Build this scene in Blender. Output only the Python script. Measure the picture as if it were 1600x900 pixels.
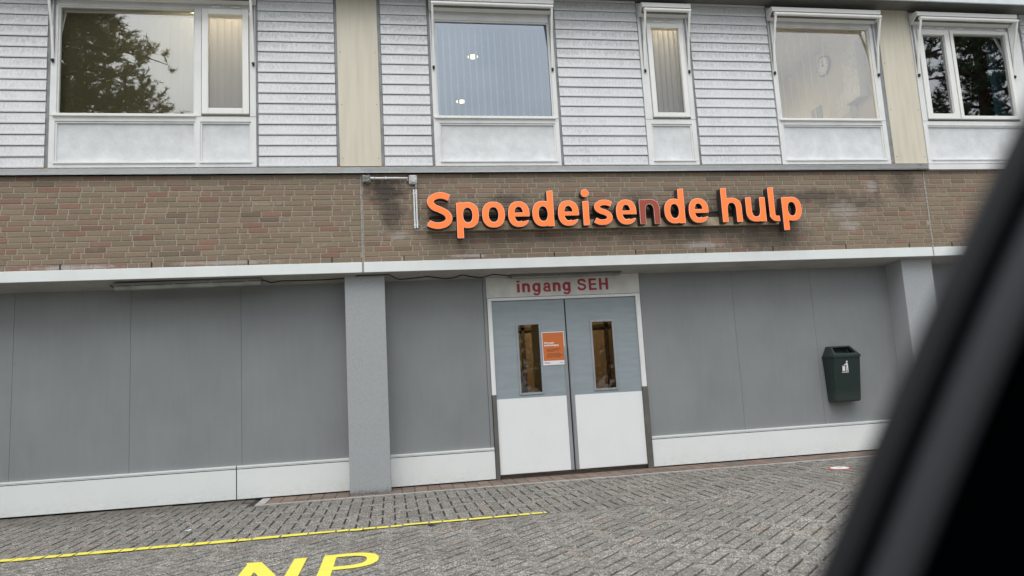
import bpy, math, random
import numpy as np
from mathutils import Vector, Matrix
R_ = math.radians
rnd = random.Random(7)
for o in list(bpy.data.objects): bpy.data.objects.remove(o)
sc = bpy.context.scene
COL = sc.collection
# ------------------------------------------------------------ camera
cd = bpy.data.cameras.new('camera'); cam = bpy.data.objects.new('camera', cd); COL.objects.link(cam); sc.camera = cam
cd.sensor_width = 36; cd.lens = 25.53; cd.clip_start = 0.02; cd.clip_end = 400
yw, pt, rl = R_(9.8265), R_(7.6453), R_(-3.2519)
F = Vector((math.sin(yw)*math.cos(pt), math.cos(yw)*math.cos(pt), math.sin(pt)))
r0 = Vector((math.cos(yw), -math.sin(yw), 0)); u0 = r0.cross(F)
RR = r0*math.cos(rl)+u0*math.sin(rl); UU = u0*math.cos(rl)-r0*math.sin(rl)
CAM = Vector((0, -8.6, 1.135))
cam.matrix_world = Matrix(((RR.x, UU.x, -F.x, CAM.x), (RR.y, UU.y, -F.y, CAM.y), (RR.z, UU.z, -F.z, CAM.z), (0, 0, 0, 1)))
cd.dof.use_dof = True; cd.dof.focus_distance = 8.6; cd.dof.aperture_fstop = cd.lens/1000/0.0105
# ------------------------------------------------------------ overcast sky and soft sun
SUN_EL, SUN_AZ = 60, 200      # azimuth clockwise from +Y (the wall faces -Y)
w = bpy.data.worlds.new('World'); sc.world = w; w.use_nodes = True
nt = w.node_tree; nt.nodes.clear()
out = nt.nodes.new('ShaderNodeOutputWorld'); bg = nt.nodes.new('ShaderNodeBackground')
sky = nt.nodes.new('ShaderNodeTexSky'); sky.sky_type = 'NISHITA'; sky.sun_disc = False
sky.sun_elevation = R_(SUN_EL); sky.sun_rotation = R_(SUN_AZ); sky.dust_density = 8; sky.ozone_density = 0.3
mixw = nt.nodes.new('ShaderNodeMixRGB'); mixw.inputs[0].default_value = 0.92
tcw = nt.nodes.new('ShaderNodeTexCoord'); nzw = nt.nodes.new('ShaderNodeTexNoise'); nzw.inputs['Scale'].default_value = 2.6
nzw.inputs['Detail'].default_value = 6; nzw.inputs['Roughness'].default_value = .55
rpw = nt.nodes.new('ShaderNodeValToRGB'); rpw.color_ramp.elements[0].position = .34; rpw.color_ramp.elements[1].position = .7
rpw.color_ramp.elements[0].color = (4.3, 4.75, 5.4, 1); rpw.color_ramp.elements[1].color = (9.0, 9.15, 9.1, 1)
nt.links.new(tcw.outputs['Generated'], nzw.inputs['Vector']); nt.links.new(nzw.outputs['Fac'], rpw.inputs[0])
sepw = nt.nodes.new('ShaderNodeSeparateXYZ'); nt.links.new(tcw.outputs['Generated'], sepw.inputs[0])
grw = nt.nodes.new('ShaderNodeMapRange'); grw.inputs[1].default_value = 0.0; grw.inputs[2].default_value = 1.0; grw.inputs[3].default_value = .62; grw.inputs[4].default_value = 1.75; nt.links.new(sepw.outputs[2], grw.inputs[0])
mulw = nt.nodes.new('ShaderNodeMixRGB'); mulw.blend_type = 'MULTIPLY'; mulw.inputs[0].default_value = 1; nt.links.new(rpw.outputs[0], mulw.inputs[1]); nt.links.new(grw.outputs[0], mulw.inputs[2])
nt.links.new(sky.outputs[0], mixw.inputs[1]); nt.links.new(mulw.outputs[0], mixw.inputs[2])
nt.links.new(mixw.outputs[0], bg.inputs[0]); bg.inputs[1].default_value = 0.10; nt.links.new(bg.outputs[0], out.inputs[0])
sd = bpy.data.lights.new('sun', 'SUN'); sd.energy = 0.8; sd.angle = R_(40); sd.color = (1, .97, .93)
so = bpy.data.objects.new('sun', sd); COL.objects.link(so)
az, el = R_(SUN_AZ), R_(SUN_EL)
sv = Vector((math.sin(az)*math.cos(el), math.cos(az)*math.cos(el), math.sin(el)))
so.rotation_euler = sv.to_track_quat('Z', 'Y').to_euler(); so.location = (0, -6, 12)
sc.view_settings.view_transform = 'Standard'; sc.view_settings.look = 'None'; sc.view_settings.gamma = 1
sc.view_settings.exposure = 0.78
sc.cycles.max_bounces = 8; sc.cycles.transparent_max_bounces = 12
try: sc.cycles.use_denoising = True
except Exception: pass

# ------------------------------------------------------------ object helpers
def tag(o, label=None, cat=None, group=None, kind=None):
    if label: o['label'] = label
    if cat: o['category'] = cat
    if group: o['group'] = group
    if kind: o['kind'] = kind
    return o
def empty(name, loc=(0, 0, 0), rz=0):
    o = bpy.data.objects.new(name, None); COL.objects.link(o); o.location = loc; o.rotation_euler.z = rz
    o.empty_display_size = .1
    return o
class MB:
    def __init__(s): s.v = []; s.f = []; s.m = []; s.c = []
    def face(s, pts, mi=0, c=None):
        n = len(s.v); s.v += [tuple(p) for p in pts]; s.f.append(tuple(range(n, n+len(pts)))); s.m.append(mi); s.c.append(c)
    def box(s, x0, x1, y0, y1, z0, z1, mi=0, c=None):
        n = len(s.v)
        s.v += [(x0, y0, z0), (x1, y0, z0), (x1, y1, z0), (x0, y1, z0), (x0, y0, z1), (x1, y0, z1), (x1, y1, z1), (x0, y1, z1)]
        for q in ((0, 3, 2, 1), (4, 5, 6, 7), (0, 1, 5, 4), (1, 2, 6, 5), (2, 3, 7, 6), (3, 0, 4, 7)):
            s.f.append(tuple(n+i for i in q)); s.m.append(mi); s.c.append(c)
        return s
    def prism(s, prof, axis, a0, a1, mi=0):
        # prof: list of 2D points, extruded along axis ('x': prof=(y,z); 'z': prof=(x,y); 'y': prof=(x,z))
        def P(p, a): return {'x': (a, p[0], p[1]), 'y': (p[0], a, p[1]), 'z': (p[0], p[1], a)}[axis]
        n = len(s.v); k = len(prof)
        s.v += [P(p, a0) for p in prof]+[P(p, a1) for p in prof]
        for i in range(k):
            j = (i+1) % k; s.f.append((n+i, n+j, n+k+j, n+k+i)); s.m.append(mi); s.c.append(None)
        s.f.append(tuple(n+i for i in range(k))[::-1]); s.m.append(mi); s.c.append(None)
        s.f.append(tuple(n+k+i for i in range(k))); s.m.append(mi); s.c.append(None)
        return s
    def tube(s, pts, r, seg=8, mi=0, caps=True):
        pts = [Vector(p) for p in pts]; rs = r if isinstance(r, (list, tuple)) else [r]*len(pts)
        n0 = len(s.v); up = Vector((0, 0, 1)); prev = None
        for i, p in enumerate(pts):
            d = (pts[min(i+1, len(pts)-1)]-pts[max(i-1, 0)]).normalized()
            if prev is None:
                a = d.cross(up if abs(d.z) < .9 else Vector((1, 0, 0))).normalized()
            else: a = (prev-d*prev.dot(d)).normalized()
            prev = a; b = d.cross(a)
            for k in range(seg):
                t = 2*math.pi*k/seg; q = p+(a*math.cos(t)+b*math.sin(t))*rs[i]; s.v.append(tuple(q))
        for i in range(len(pts)-1):
            for k in range(seg):
                k2 = (k+1) % seg; s.f.append((n0+i*seg+k, n0+i*seg+k2, n0+(i+1)*seg+k2, n0+(i+1)*seg+k)); s.m.append(mi); s.c.append(None)
        if caps:
            s.f.append(tuple(n0+k for k in range(seg))[::-1]); s.m.append(mi); s.c.append(None)
            e = n0+(len(pts)-1)*seg; s.f.append(tuple(e+k for k in range(seg))); s.m.append(mi); s.c.append(None)
        return s
    def build(s, name, mats, parent=None, bevel=0, smooth=False):
        me = bpy.data.meshes.new(name); me.from_pydata(s.v, [], s.f)
        for m in (mats if isinstance(mats, (list, tuple)) else [mats]): me.materials.append(m)
        me.polygons.foreach_set('material_index', s.m)
        if any(c is not None for c in s.c):
            ca = me.color_attributes.new('Col', 'FLOAT_COLOR', 'CORNER')
            arr = []
            for f, c in zip(s.f, s.c): arr += list(((c or (1, 1, 1)))+(1,))*len(f)
            ca.data.foreach_set('color', arr)
        if smooth: me.polygons.foreach_set('use_smooth', [True]*len(me.polygons))
        me.update()
        o = bpy.data.objects.new(name, me); COL.objects.link(o)
        if parent is not None: o.parent = parent
        if bevel:
            b = o.modifiers.new('bevel', 'BEVEL'); b.width = bevel; b.segments = 2; b.limit_method = 'ANGLE'; b.angle_limit = R_(50)
        return o
def one(name, mat, parent, *args, bevel=0, **k): return MB().box(*args, **k).build(name, mat, parent, bevel=bevel)
def sphere_mb(c, r, m=None, seg=12, ring=8, sq=(1, 1, 1)):
    m = m or MB(); n = len(m.v)
    for i in range(ring+1):
        a = math.pi*i/ring
        for j in range(seg):
            b = 2*math.pi*j/seg; m.v.append((c[0]+r*sq[0]*math.sin(a)*math.cos(b), c[1]+r*sq[1]*math.sin(a)*math.sin(b), c[2]+r*sq[2]*math.cos(a)))
    for i in range(ring):
        for j in range(seg):
            k = (j+1) % seg; m.f.append((n+i*seg+j, n+i*seg+k, n+(i+1)*seg+k, n+(i+1)*seg+j)); m.m.append(0); m.c.append(None)
    return m

# ------------------------------------------------------------ materials
class NT:
    def __init__(s, name):
        s.mat = bpy.data.materials.new(name); s.mat.use_nodes = True; s.t = s.mat.node_tree; s.t.nodes.clear()
        s.out = s.n('ShaderNodeOutputMaterial')
    def n(s, ty, **k):
        q = s.t.nodes.new(ty)
        for a, b in k.items(): setattr(q, a, b)
        return q
    def l(s, a, b): s.t.links.new(a, b)
    def pos(s, scale=(1, 1, 1)):
        g = s.n('ShaderNodeNewGeometry'); m = s.n('ShaderNodeMapping'); m.inputs['Scale'].default_value = scale
        s.l(g.outputs['Position'], m.inputs[0]); return m.outputs[0]
    def noise(s, scale, vec=None, detail=4, rough=.5, stretch=(1, 1, 1)):
        q = s.n('ShaderNodeTexNoise'); q.inputs['Scale'].default_value = scale; q.inputs['Detail'].default_value = detail; q.inputs['Roughness'].default_value = rough
        s.l(vec if vec is not None else s.pos(stretch), q.inputs['Vector']); return q.outputs['Fac']
    def ramp(s, f, stops):
        q = s.n('ShaderNodeValToRGB'); cr = q.color_ramp
        while len(cr.elements) < len(stops): cr.elements.new(.5)
        for e, (p, c) in zip(cr.elements, stops): e.position = p; e.color = (c, c, c, 1) if isinstance(c, (int, float)) else tuple(c)+(1,)
        s.l(f, q.inputs[0]); return q.outputs[0]
    def mix(s, fac, a, b, mode='MIX'):
        q = s.n('ShaderNodeMixRGB', blend_type=mode)
        for i, x in ((0, fac), (1, a), (2, b)):
            if isinstance(x, (int, float)): q.inputs[i].default_value = x if i == 0 else (x, x, x, 1)
            elif isinstance(x, tuple): q.inputs[i].default_value = x+(1,)
            else: s.l(x, q.inputs[i])
        return q.outputs[0]
    def math(s, op, a, b=0.0, c=None):
        q = s.n('ShaderNodeMath', operation=op)
        for i, x in enumerate((a, b, c)):
            if x is None: continue
            if isinstance(x, (int, float)): q.inputs[i].default_value = x
            else: s.l(x, q.inputs[i])
        return q.outputs[0]
    def sep(s, v=None):
        if v is None: v = s.pos()
        q = s.n('ShaderNodeSeparateXYZ'); s.l(v, q.inputs[0]); return q.outputs
    def dist(s, p, sc=(1, 1, 1)):
        v = s.n('ShaderNodeVectorMath', operation='DISTANCE'); s.l(s.pos(sc), v.inputs[0]); v.inputs[1].default_value = tuple(a*b for a, b in zip(p, sc)); return v.outputs['Value']
    def bump(s, h, strength=.3, dist=.002):
        b = s.n('ShaderNodeBump'); b.inputs['Strength'].default_value = strength; b.inputs['Distance'].default_value = dist; s.l(h, b.inputs['Height']); return b.outputs[0]
    def bsdf(s, col, rough=.6, metal=0., normal=None, spec=.5, coat=0):
        p = s.n('ShaderNodeBsdfPrincipled')
        for k, x in (('Base Color', col), ('Roughness', rough), ('Metallic', metal), ('Specular IOR Level', spec), ('Coat Weight', coat)):
            if isinstance(x, tuple): p.inputs[k].default_value = x+(1,)
            elif isinstance(x, (int, float)): p.inputs[k].default_value = x
            else: s.l(x, p.inputs[k])
        if normal is not None: s.l(normal, p.inputs['Normal'])
        s.l(p.outputs[0], s.out.inputs[0]); return p
def plain(name, col, rough=.6, metal=0., var=.08, scale=6, spec=.5, stretch=(1, 1, 1), bump=0):
    t = NT(name); n = t.noise(scale, detail=5, stretch=stretch)
    c = t.mix(1.0, col, t.ramp(n, [(.3, 1-var*2), (.7, 1.)]), 'MULTIPLY')
    t.bsdf(c, rough, metal, spec=spec, normal=t.bump(t.noise(scale*12), bump) if bump else None); return t.mat
def emis(name, col, st):
    t = NT(name); e = t.n('ShaderNodeEmission'); e.inputs[0].default_value = tuple(col)+(1,); e.inputs[1].default_value = st; t.l(e.outputs[0], t.out.inputs[0]); return t.mat
def glass(name, refl, trans, tint=(1, 1, 1), rcol=(1, 1, 1), rough=0.0):
    t = NT(name); tr = t.n('ShaderNodeBsdfTransparent'); tr.inputs[0].default_value = tuple(trans*x for x in tint)+(1,)
    g = t.n('ShaderNodeBsdfGlossy'); g.inputs[0].default_value = tuple(rcol)+(1,); g.inputs['Roughness'].default_value = rough
    fr = t.n('ShaderNodeFresnel'); fr.inputs[0].default_value = 1.5
    f = t.math('ADD', t.math('MULTIPLY', fr.outputs[0], 1-refl), refl)
    m = t.n('ShaderNodeMixShader'); t.l(f, m.inputs[0]); t.l(tr.outputs[0], m.inputs[1]); t.l(g.outputs[0], m.inputs[2]); t.l(m.outputs[0], t.out.inputs[0]); return t.mat
M = {}
# weathered white boards: algae film on the upper part of each board, washed lower lip, vertical runs
t = NT('weathered_board')
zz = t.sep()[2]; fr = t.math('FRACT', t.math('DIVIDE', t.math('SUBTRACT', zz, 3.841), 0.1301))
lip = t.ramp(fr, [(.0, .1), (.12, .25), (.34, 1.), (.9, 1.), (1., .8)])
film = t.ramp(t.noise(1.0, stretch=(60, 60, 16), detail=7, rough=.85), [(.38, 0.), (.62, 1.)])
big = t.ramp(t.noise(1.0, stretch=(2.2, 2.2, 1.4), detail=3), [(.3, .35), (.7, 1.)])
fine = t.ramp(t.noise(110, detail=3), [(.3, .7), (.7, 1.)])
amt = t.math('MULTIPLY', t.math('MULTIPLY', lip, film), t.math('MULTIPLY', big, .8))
peel = t.math('MULTIPLY', t.ramp(zz, [(.0, 0.), (1., 1.)]), 1.0)
rz_ = t.n('ShaderNodeMapRange'); rz_.inputs[1].default_value = 5.0; rz_.inputs[2].default_value = 5.35; t.l(zz, rz_.inputs[0])
rz2 = t.n('ShaderNodeMapRange'); rz2.inputs[1].default_value = 5.85; rz2.inputs[2].default_value = 5.75; t.l(zz, rz2.inputs[0])
zone = t.math('MULTIPLY', rz_.outputs[0], rz2.outputs[0])
scal = t.ramp(t.math('ADD', t.noise(1.0, stretch=(30, 30, 16), detail=5, rough=.7), t.math('MULTIPLY', t.ramp(fr, [(.25, .12), (.6, -.02 if False else 0.), (.9, 0.)]), 1.0)), [(.5, 1.), (.54, 0.)])
amt2 = t.math('MULTIPLY', t.math('MULTIPLY', zone, scal), t.math('MULTIPLY', lip, .55))
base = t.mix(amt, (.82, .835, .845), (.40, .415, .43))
base = t.mix(amt2, base, (.46, .485, .47))
base = t.mix(.8, base, t.mix(1., base, fine, 'MULTIPLY'))
t.bsdf(base, .55, normal=t.bump(film, .15, .001)); M['board'] = t.mat
# frame paint, slightly dirty
def dirty_white(name, col, tone=(.35, .35, .32), k=.4, rough=.45, speck=.5, splash=False):
    t = NT(name)
    a = t.ramp(t.noise(3.5, detail=6, rough=.65, stretch=(1, 1, .6)), [(.45, 0.), (.8, 1.)])
    b = t.ramp(t.noise(1.0, stretch=(60, 60, 60), detail=5, rough=.8), [(.6, 0.), (.74, 1.)])
    c = t.mix(t.math('MULTIPLY', a, k), col, tone); c = t.mix(t.math('MULTIPLY', b, speck*.35), c, tone)
    if splash:
        zr = t.n('ShaderNodeMapRange'); zr.inputs[1].default_value = .17; zr.inputs[2].default_value = .015; t.l(t.sep()[2], zr.inputs[0])
        c = t.mix(t.math('MULTIPLY', zr.outputs[0], t.ramp(t.noise(1., stretch=(16, 16, 30), detail=7, rough=.8), [(.45, 0.), (.8, .4)])), c, (.30, .29, .25))
    t.bsdf(c, rough); return t.mat
M['frame'] = dirty_white('frame_paint', (.78, .79, .78), k=.3)
M['pvc'] = dirty_white('pvc_white', (.84, .84, .81), k=.15, speck=.2, rough=.3)
M['ledge'] = dirty_white('ledge_metal', (.70, .72, .72), k=.2, speck=1.2)
M['band'] = dirty_white('band_concrete_paint', (.76, .80, .79), (.5, .5, .47), k=.25, speck=.5)
M['plinth'] = dirty_white('plinth_board', (.76, .79, .78), (.45, .45, .42), k=.12, speck=.7, splash=True)
t = NT('frosted_spandrel')
n1 = t.ramp(t.noise(1., stretch=(5, 5, 5), detail=7, rough=.75), [(.35, .78), (.7, 1.)])
zr = t.n('ShaderNodeMapRange'); zr.inputs[1].default_value = 3.9; zr.inputs[2].default_value = 4.38; t.l(t.sep()[2], zr.inputs[0])
tone = t.ramp(zr.outputs[0], [(0., .97), (.07, 1.), (.45, .96), (.85, .86), (1., .74)])  # panel gets darker towards its top edge
c = t.mix(1., (.86, .88, .89), n1, 'MULTIPLY'); c = t.mix(1., c, tone, 'MULTIPLY')
sp = t.ramp(t.noise(90, detail=3), [(.3, .82), (.6, 1.)]); c = t.mix(.6, c, t.mix(1., c, sp, 'MULTIPLY'))
t.bsdf(c, .35); M['spandrel'] = t.mat
t = NT('beige_panel')
c = t.mix(t.ramp(t.noise(1., stretch=(14, 14, 1.2), detail=6), [(.4, 0.), (.85, .8)]), (.66, .615, .50), (.52, .47, .37))
t.bsdf(c, .5); M['beige'] = t.mat
M['joint'] = plain('grey_metal_joint', (.30, .31, .32), .5, var=.2)
M['dark'] = plain('dark_gap', (.02, .02, .02), .9)
M['grey'] = None
t = NT('grey_wall_board')
n1 = t.ramp(t.noise(1.4, detail=4), [(.3, .9), (.7, 1.03)]); n2 = t.ramp(t.noise(1., stretch=(18, 18, 2), detail=5), [(.3, .95), (.75, 1.)])
sp = t.ramp(t.noise(70, detail=2), [(.24, .75), (.3, 1.)])
c = t.mix(1., (.250, .263, .268), n1, 'MULTIPLY'); sm = t.ramp(t.noise(1., stretch=(2.2, 1, .9), detail=6, rough=.7), [(.5, 1.), (.8, .93)]); c = t.mix(1., c, sm, 'MULTIPLY'); dr = t.ramp(t.noise(1., stretch=(34, 34, .8), detail=3), [(.64, 1.), (.75, .95)]); c = t.mix(1., c, dr, 'MULTIPLY'); c = t.mix(1., c, n2, 'MULTIPLY'); c = t.mix(1., c, sp, 'MULTIPLY')
t.bsdf(c, .5, normal=t.bump(t.noise(3, detail=2), .08, .01)); M['grey'] = t.mat
t = NT('grey_column_plaster')
zr = t.n('ShaderNodeMapRange'); zr.inputs[1].default_value = 0.; zr.inputs[2].default_value = .22; t.l(t.sep()[2], zr.inputs[0])
ns = t.noise(30, detail=6, rough=.8)
ed = t.ramp(t.math('ADD', t.math('MULTIPLY', zr.outputs[0], .8), t.math('MULTIPLY', ns, .5)), [(.25, .4), (.42, .9), (.6, 1.)])
c = t.mix(1., (.36, .375, .385), ed, 'MULTIPLY'); c = t.mix(1., c, t.ramp(t.noise(60, detail=4), [(.3, .86), (.6, 1.)]), 'MULTIPLY')
t.bsdf(c, .7, normal=t.bump(t.noise(120), .3, .002)); M['column'] = t.mat
# bricks
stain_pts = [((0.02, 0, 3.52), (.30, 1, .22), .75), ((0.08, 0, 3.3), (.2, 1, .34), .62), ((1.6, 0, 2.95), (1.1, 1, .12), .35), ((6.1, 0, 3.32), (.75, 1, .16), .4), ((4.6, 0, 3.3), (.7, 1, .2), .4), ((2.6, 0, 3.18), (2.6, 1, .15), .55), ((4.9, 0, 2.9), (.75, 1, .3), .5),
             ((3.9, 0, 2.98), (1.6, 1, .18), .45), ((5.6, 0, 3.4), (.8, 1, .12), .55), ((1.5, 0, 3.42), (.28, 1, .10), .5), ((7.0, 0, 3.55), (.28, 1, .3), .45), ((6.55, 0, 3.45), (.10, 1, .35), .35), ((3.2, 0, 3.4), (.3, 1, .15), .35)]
def brick_mat(name, mortar):
    t = NT(name)
    if mortar: base = t.mix(t.noise(40), (.35, .31, .26), (.44, .40, .34))
    else:
        a = t.n('ShaderNodeAttribute'); a.attribute_name = 'Col'
        base = t.mix(1., a.outputs['Color'], t.ramp(t.noise(55, detail=6, rough=.7), [(.3, .72), (.7, 1.1)]), 'MULTIPLY')
        eff = t.ramp(t.math('ADD', t.noise(6, detail=5, rough=.7), t.math('MULTIPLY', t.noise(1.1), .35)), [(.80, 0.), (.92, .4)])
        base = t.mix(eff, base, (.42, .39, .36))
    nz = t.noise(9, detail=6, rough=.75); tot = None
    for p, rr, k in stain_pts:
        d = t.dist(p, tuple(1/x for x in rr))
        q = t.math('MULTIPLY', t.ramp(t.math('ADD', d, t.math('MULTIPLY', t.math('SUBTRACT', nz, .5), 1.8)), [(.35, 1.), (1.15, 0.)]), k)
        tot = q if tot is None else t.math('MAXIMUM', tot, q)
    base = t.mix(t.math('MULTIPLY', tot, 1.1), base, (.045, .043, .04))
    ef2 = None
    for p, rr, k in [((6.05, 0, 3.2), (.3, 1, .16), .38), ((6.1, 0, 3.0), (.2, 1, .1), .4), ((1.0, 0, 2.72), (.25, 1, .03), .9), ((4.0, 0, 2.78), (.35, 1, .06), .6), ((-3.5, 0, 2.70), (.6, 1, .03), .7), ((-1.8, 0, 2.71), (.8, 1, .03), .6), ((6.5, 0, 3.52), (.12, 1, .1), .5), ((.15, 0, 2.98), (.2, 1, .06), .45)]:
        d = t.dist(p, tuple(1/x for x in rr))
        q = t.math('MULTIPLY', t.ramp(t.math('ADD', d, t.math('MULTIPLY', t.math('SUBTRACT', nz, .5), 2.6)), [(.4, 1.), (.9, 0.)]), k)
        ef2 = q if ef2 is None else t.math('MAXIMUM', ef2, q)
    base = t.mix(ef2, base, (.48, .44, .42))
    t.bsdf(base, .9, normal=t.bump(t.noise(160, detail=4), .5, .002), spec=.2); return t.mat
M['brick'] = brick_mat('brick', False); M['mortar'] = brick_mat('mortar', True)
# pavers
def paver_mat(name, tintmul=(1, 1, 1), attr=True):
    t = NT(name)
    g = t.pos(); v = t.n('ShaderNodeTexVoronoi'); v.inputs['Scale'].default_value = 130; t.l(g, v.inputs['Vector'])
    ch = t.n('ShaderNodeSeparateColor'); t.l(v.outputs['Color'], ch.inputs[0])
    agg = t.ramp(ch.outputs[0], [(0., (.07, .065, .057)), (.25, (.13, .12, .105)), (.6, (.20, .187, .166)), (.86, (.36, .34, .305)), (1., (.66, .64, .59))])
    cg = t.mix(t.ramp(t.noise(1.3, detail=4), [(.35, 0.), (.75, .5)]), agg, (.15, .145, .13))
    cg = t.mix(1., cg, t.ramp(t.noise(14, detail=4), [(.3, .82), (.7, 1.08)]), 'MULTIPLY')
    if attr:
        a = t.n('ShaderNodeAttribute'); a.attribute_name = 'Col'; cg = t.mix(1., cg, a.outputs['Color'], 'MULTIPLY')
    cg = t.mix(1., cg, tintmul, 'MULTIPLY')
    yy = t.sep()[1]
    mr = t.n('ShaderNodeMapRange'); mr.inputs[1].default_value = -.55; mr.inputs[2].default_value = .4; t.l(yy, mr.inputs[0])
    xr = t.n('ShaderNodeMapRange'); xr.inputs[1].default_value = -.4; xr.inputs[2].default_value = -1.6; t.l(t.sep()[0], xr.inputs[0])
    moss = t.math('MULTIPLY', t.math('MULTIPLY', mr.outputs[0], t.math('ADD', t.math('MULTIPLY', xr.outputs[0], .8), .2)), t.ramp(t.noise(3, detail=6, rough=.7), [(.3, .25), (.6, 1.)]))
    cg = t.mix(moss, cg, (.085, .075, .062))
    t.bsdf(cg, .85, normal=t.bump(v.outputs['Distance'], .2, .002), spec=.3); return t.mat
M['paver'] = paver_mat('concrete_paver')
t = NT('red_tile'); a = t.n('ShaderNodeAttribute'); a.attribute_name = 'Col'
c = t.mix(1., a.outputs['Color'], t.ramp(t.noise(40, detail=5, rough=.7), [(.3, .7), (.7, 1.1)]), 'MULTIPLY')
c = t.mix(t.ramp(t.noise(2.5, detail=5), [(.5, 0.), (.8, .6)]), c, (.10, .09, .075)); t.bsdf(c, .85, spec=.3); M['redtile'] = t.mat
M['soil'] = plain('joint_sand', (.03, .028, .024), 1., var=.3, scale=20)
M['kerb'] = plain('kerb_concrete', (.46, .45, .42), .85, var=.2, scale=20)
t = NT('road_paint')
c = t.mix(t.ramp(t.noise(60, detail=6, rough=.8), [(.62, 0.), (.68, 1.)]), (.80, .70, .09), (.40, .36, .14)); c = t.mix(1., c, t.ramp(t.noise(7), [(.3, .9), (.7, 1.)]), 'MULTIPLY')
p = t.bsdf(c, .6); al = t.ramp(t.noise(1., stretch=(38, 38, 38), detail=7, rough=.8), [(.655, 1.), (.68, 0.)]); t.l(al, p.inputs['Alpha']); M['paint'] = t.mat
t = NT('distant_ground'); c = t.mix(t.noise(.6, detail=8), (.13, .125, .115), (.22, .21, .2)); t.bsdf(c, .9); M['ground'] = t.mat
M['orange'] = None
def orange(name, col, em):
    t = NT(name)
    c = t.mix(t.ramp(t.noise(5, detail=4), [(.35, 0.), (.8, .25)]), col, tuple(x*.8 for x in col))
    zr = t.n('ShaderNodeMapRange'); zr.inputs[1].default_value = 3.02; zr.inputs[2].default_value = 3.1; t.l(t.sep()[2], zr.inputs[0])
    rust = t.math('MULTIPLY', t.ramp(zr.outputs[0], [(0., 1.), (1., 0.)]), t.ramp(t.noise(26, detail=5, rough=.7), [(.54, 0.), (.68, .8)]))
    c = t.mix(rust, c, (.35, .05, .02))
    p = t.bsdf(c, .35); t.l(c, p.inputs['Emission Color']); p.inputs['Emission Strength'].default_value = em; return t.mat
M['orange'] = orange('lit_orange_acrylic', (.92, .15, .028), .42); M['orange_off'] = orange('unlit_orange_acrylic', (.36, .062, .032), 0)
M['rim'] = plain('pale_letter_rim', (.9, .62, .5), .4, var=.1); M['return'] = plain('letter_return', (.055, .045, .04), .5, var=.3)
M['rail'] = plain('sign_rail', (.52, .43, .29), .6, var=.25, scale=9)
M['red'] = plain('red_vinyl', (.40, .012, .03), .4, var=.1)
M['door'] = plain('door_paint_blue_grey', (.29, .335, .36), .45, var=.06, scale=4, stretch=(1, 1, 5))
M['plate'] = dirty_white('door_push_plate', (.80, .82, .82), (.5, .5, .5), k=.12, speck=.12)
M['steel'] = plain('brushed_steel', (.42, .44, .46), .45, .6, var=.15, scale=20, stretch=(1, 1, .1))
M['jamb'] = plain('brown_grey_steel', (.17, .165, .15), .45, .3, var=.15)
M['soffit'] = plain('soffit_board', (.42, .41, .385), .8, var=.12, scale=3)
M['eave'] = plain('eave_soffit', (.17, .168, .155), .6, var=.12, scale=3); M['fascia'] = plain('eave_fascia', (.7, .76, .78), .5)
M['header'] = plain('header_board', (.70, .70, .66), .6, var=.1)
M['bin'] = None
t = NT('bin_plastic'); a = t.ramp(t.noise(1., stretch=(60, 60, 14), detail=6, rough=.8), [(.52, 0.), (.8, 1.)])
zr = t.n('ShaderNodeMapRange'); zr.inputs[1].default_value = .85; zr.inputs[2].default_value = .68; t.l(t.sep()[2], zr.inputs[0])
c = t.mix(t.math('MULTIPLY', a, .4), (.009, .022, .019), (.06, .08, .07)); c = t.mix(t.math('MULTIPLY', zr.outputs[0], .12), c, (.15, .15, .14))
t.bsdf(c, .5); M['bin'] = t.mat
M['white'] = plain('white_print', (.8, .8, .8), .5, var=.03); M['black'] = plain('black_plastic', (.015, .015, .015), .4)
M['boxgrey'] = plain('grey_pvc_box', (.30, .31, .27), .6, var=.45, scale=40); M['boxwhite'] = plain('white_pvc_box', (.6, .61, .6), .5, var=.15, scale=20)
M['conduit'] = plain('white_conduit', (.78, .8, .82), .35); M['sealant'] = plain('joint_sealant', (.45, .43, .39), .8, var=.3, scale=40)
M['poster'] = plain('orange_poster', (.62, .16, .035), .4, var=.04); M['paper'] = plain('paper', (.8, .8, .84), .6, var=.02)
M['ink'] = plain('dark_ink', (.12, .05, .02), .6)
M['coated'] = glass('sun_coated_glass', .25, .72, (.9, 1, 1.1), (.84, .94, 1.06)); M['coated_green'] = glass('bronze_coated_glass', .35, .72, (1., 1., .80), (1, .99, .95))
M['clear'] = glass('clear_glass', .10, .86); M['clearish'] = glass('double_glass', .24, .82, (1, 1, .95)); M['darkglass'] = glass('tree_facing_glass', .28, .72, (.95, 1, 1))
M['doorglass'] = glass('wired_door_glass', .04, .75, (1, .93, .8))
t = NT('blind_fabric'); p = t.bsdf((.74, .72, .64), .8)
tl = t.n('ShaderNodeBsdfTranslucent'); tl.inputs[0].default_value = (.6, .56, .46, 1); mx = t.n('ShaderNodeMixShader'); mx.inputs[0].default_value = .36
t.l(p.outputs[0], mx.inputs[1]); t.l(tl.outputs[0], mx.inputs[2]); t.l(mx.outputs[0], t.out.inputs[0]); M['blind'] = t.mat
M['blind_blue'] = plain('blue_grey_blind', (.80, .88, .95), .8, var=.03)
M['room'] = plain('room_wall', (.58, .55, .47), .9, var=.03); M['ceil'] = plain('room_ceiling', (.8, .79, .76), .9, var=.03); M['carpet'] = plain('room_floor', (.12, .12, .13), .9)
M['room_dark'] = plain('dark_room_wall', (.06, .07, .085), .9); M['curtain'] = plain('blue_curtain', (.16, .40, .56), .8, var=.2, scale=3, stretch=(9, 1, .3))
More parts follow.
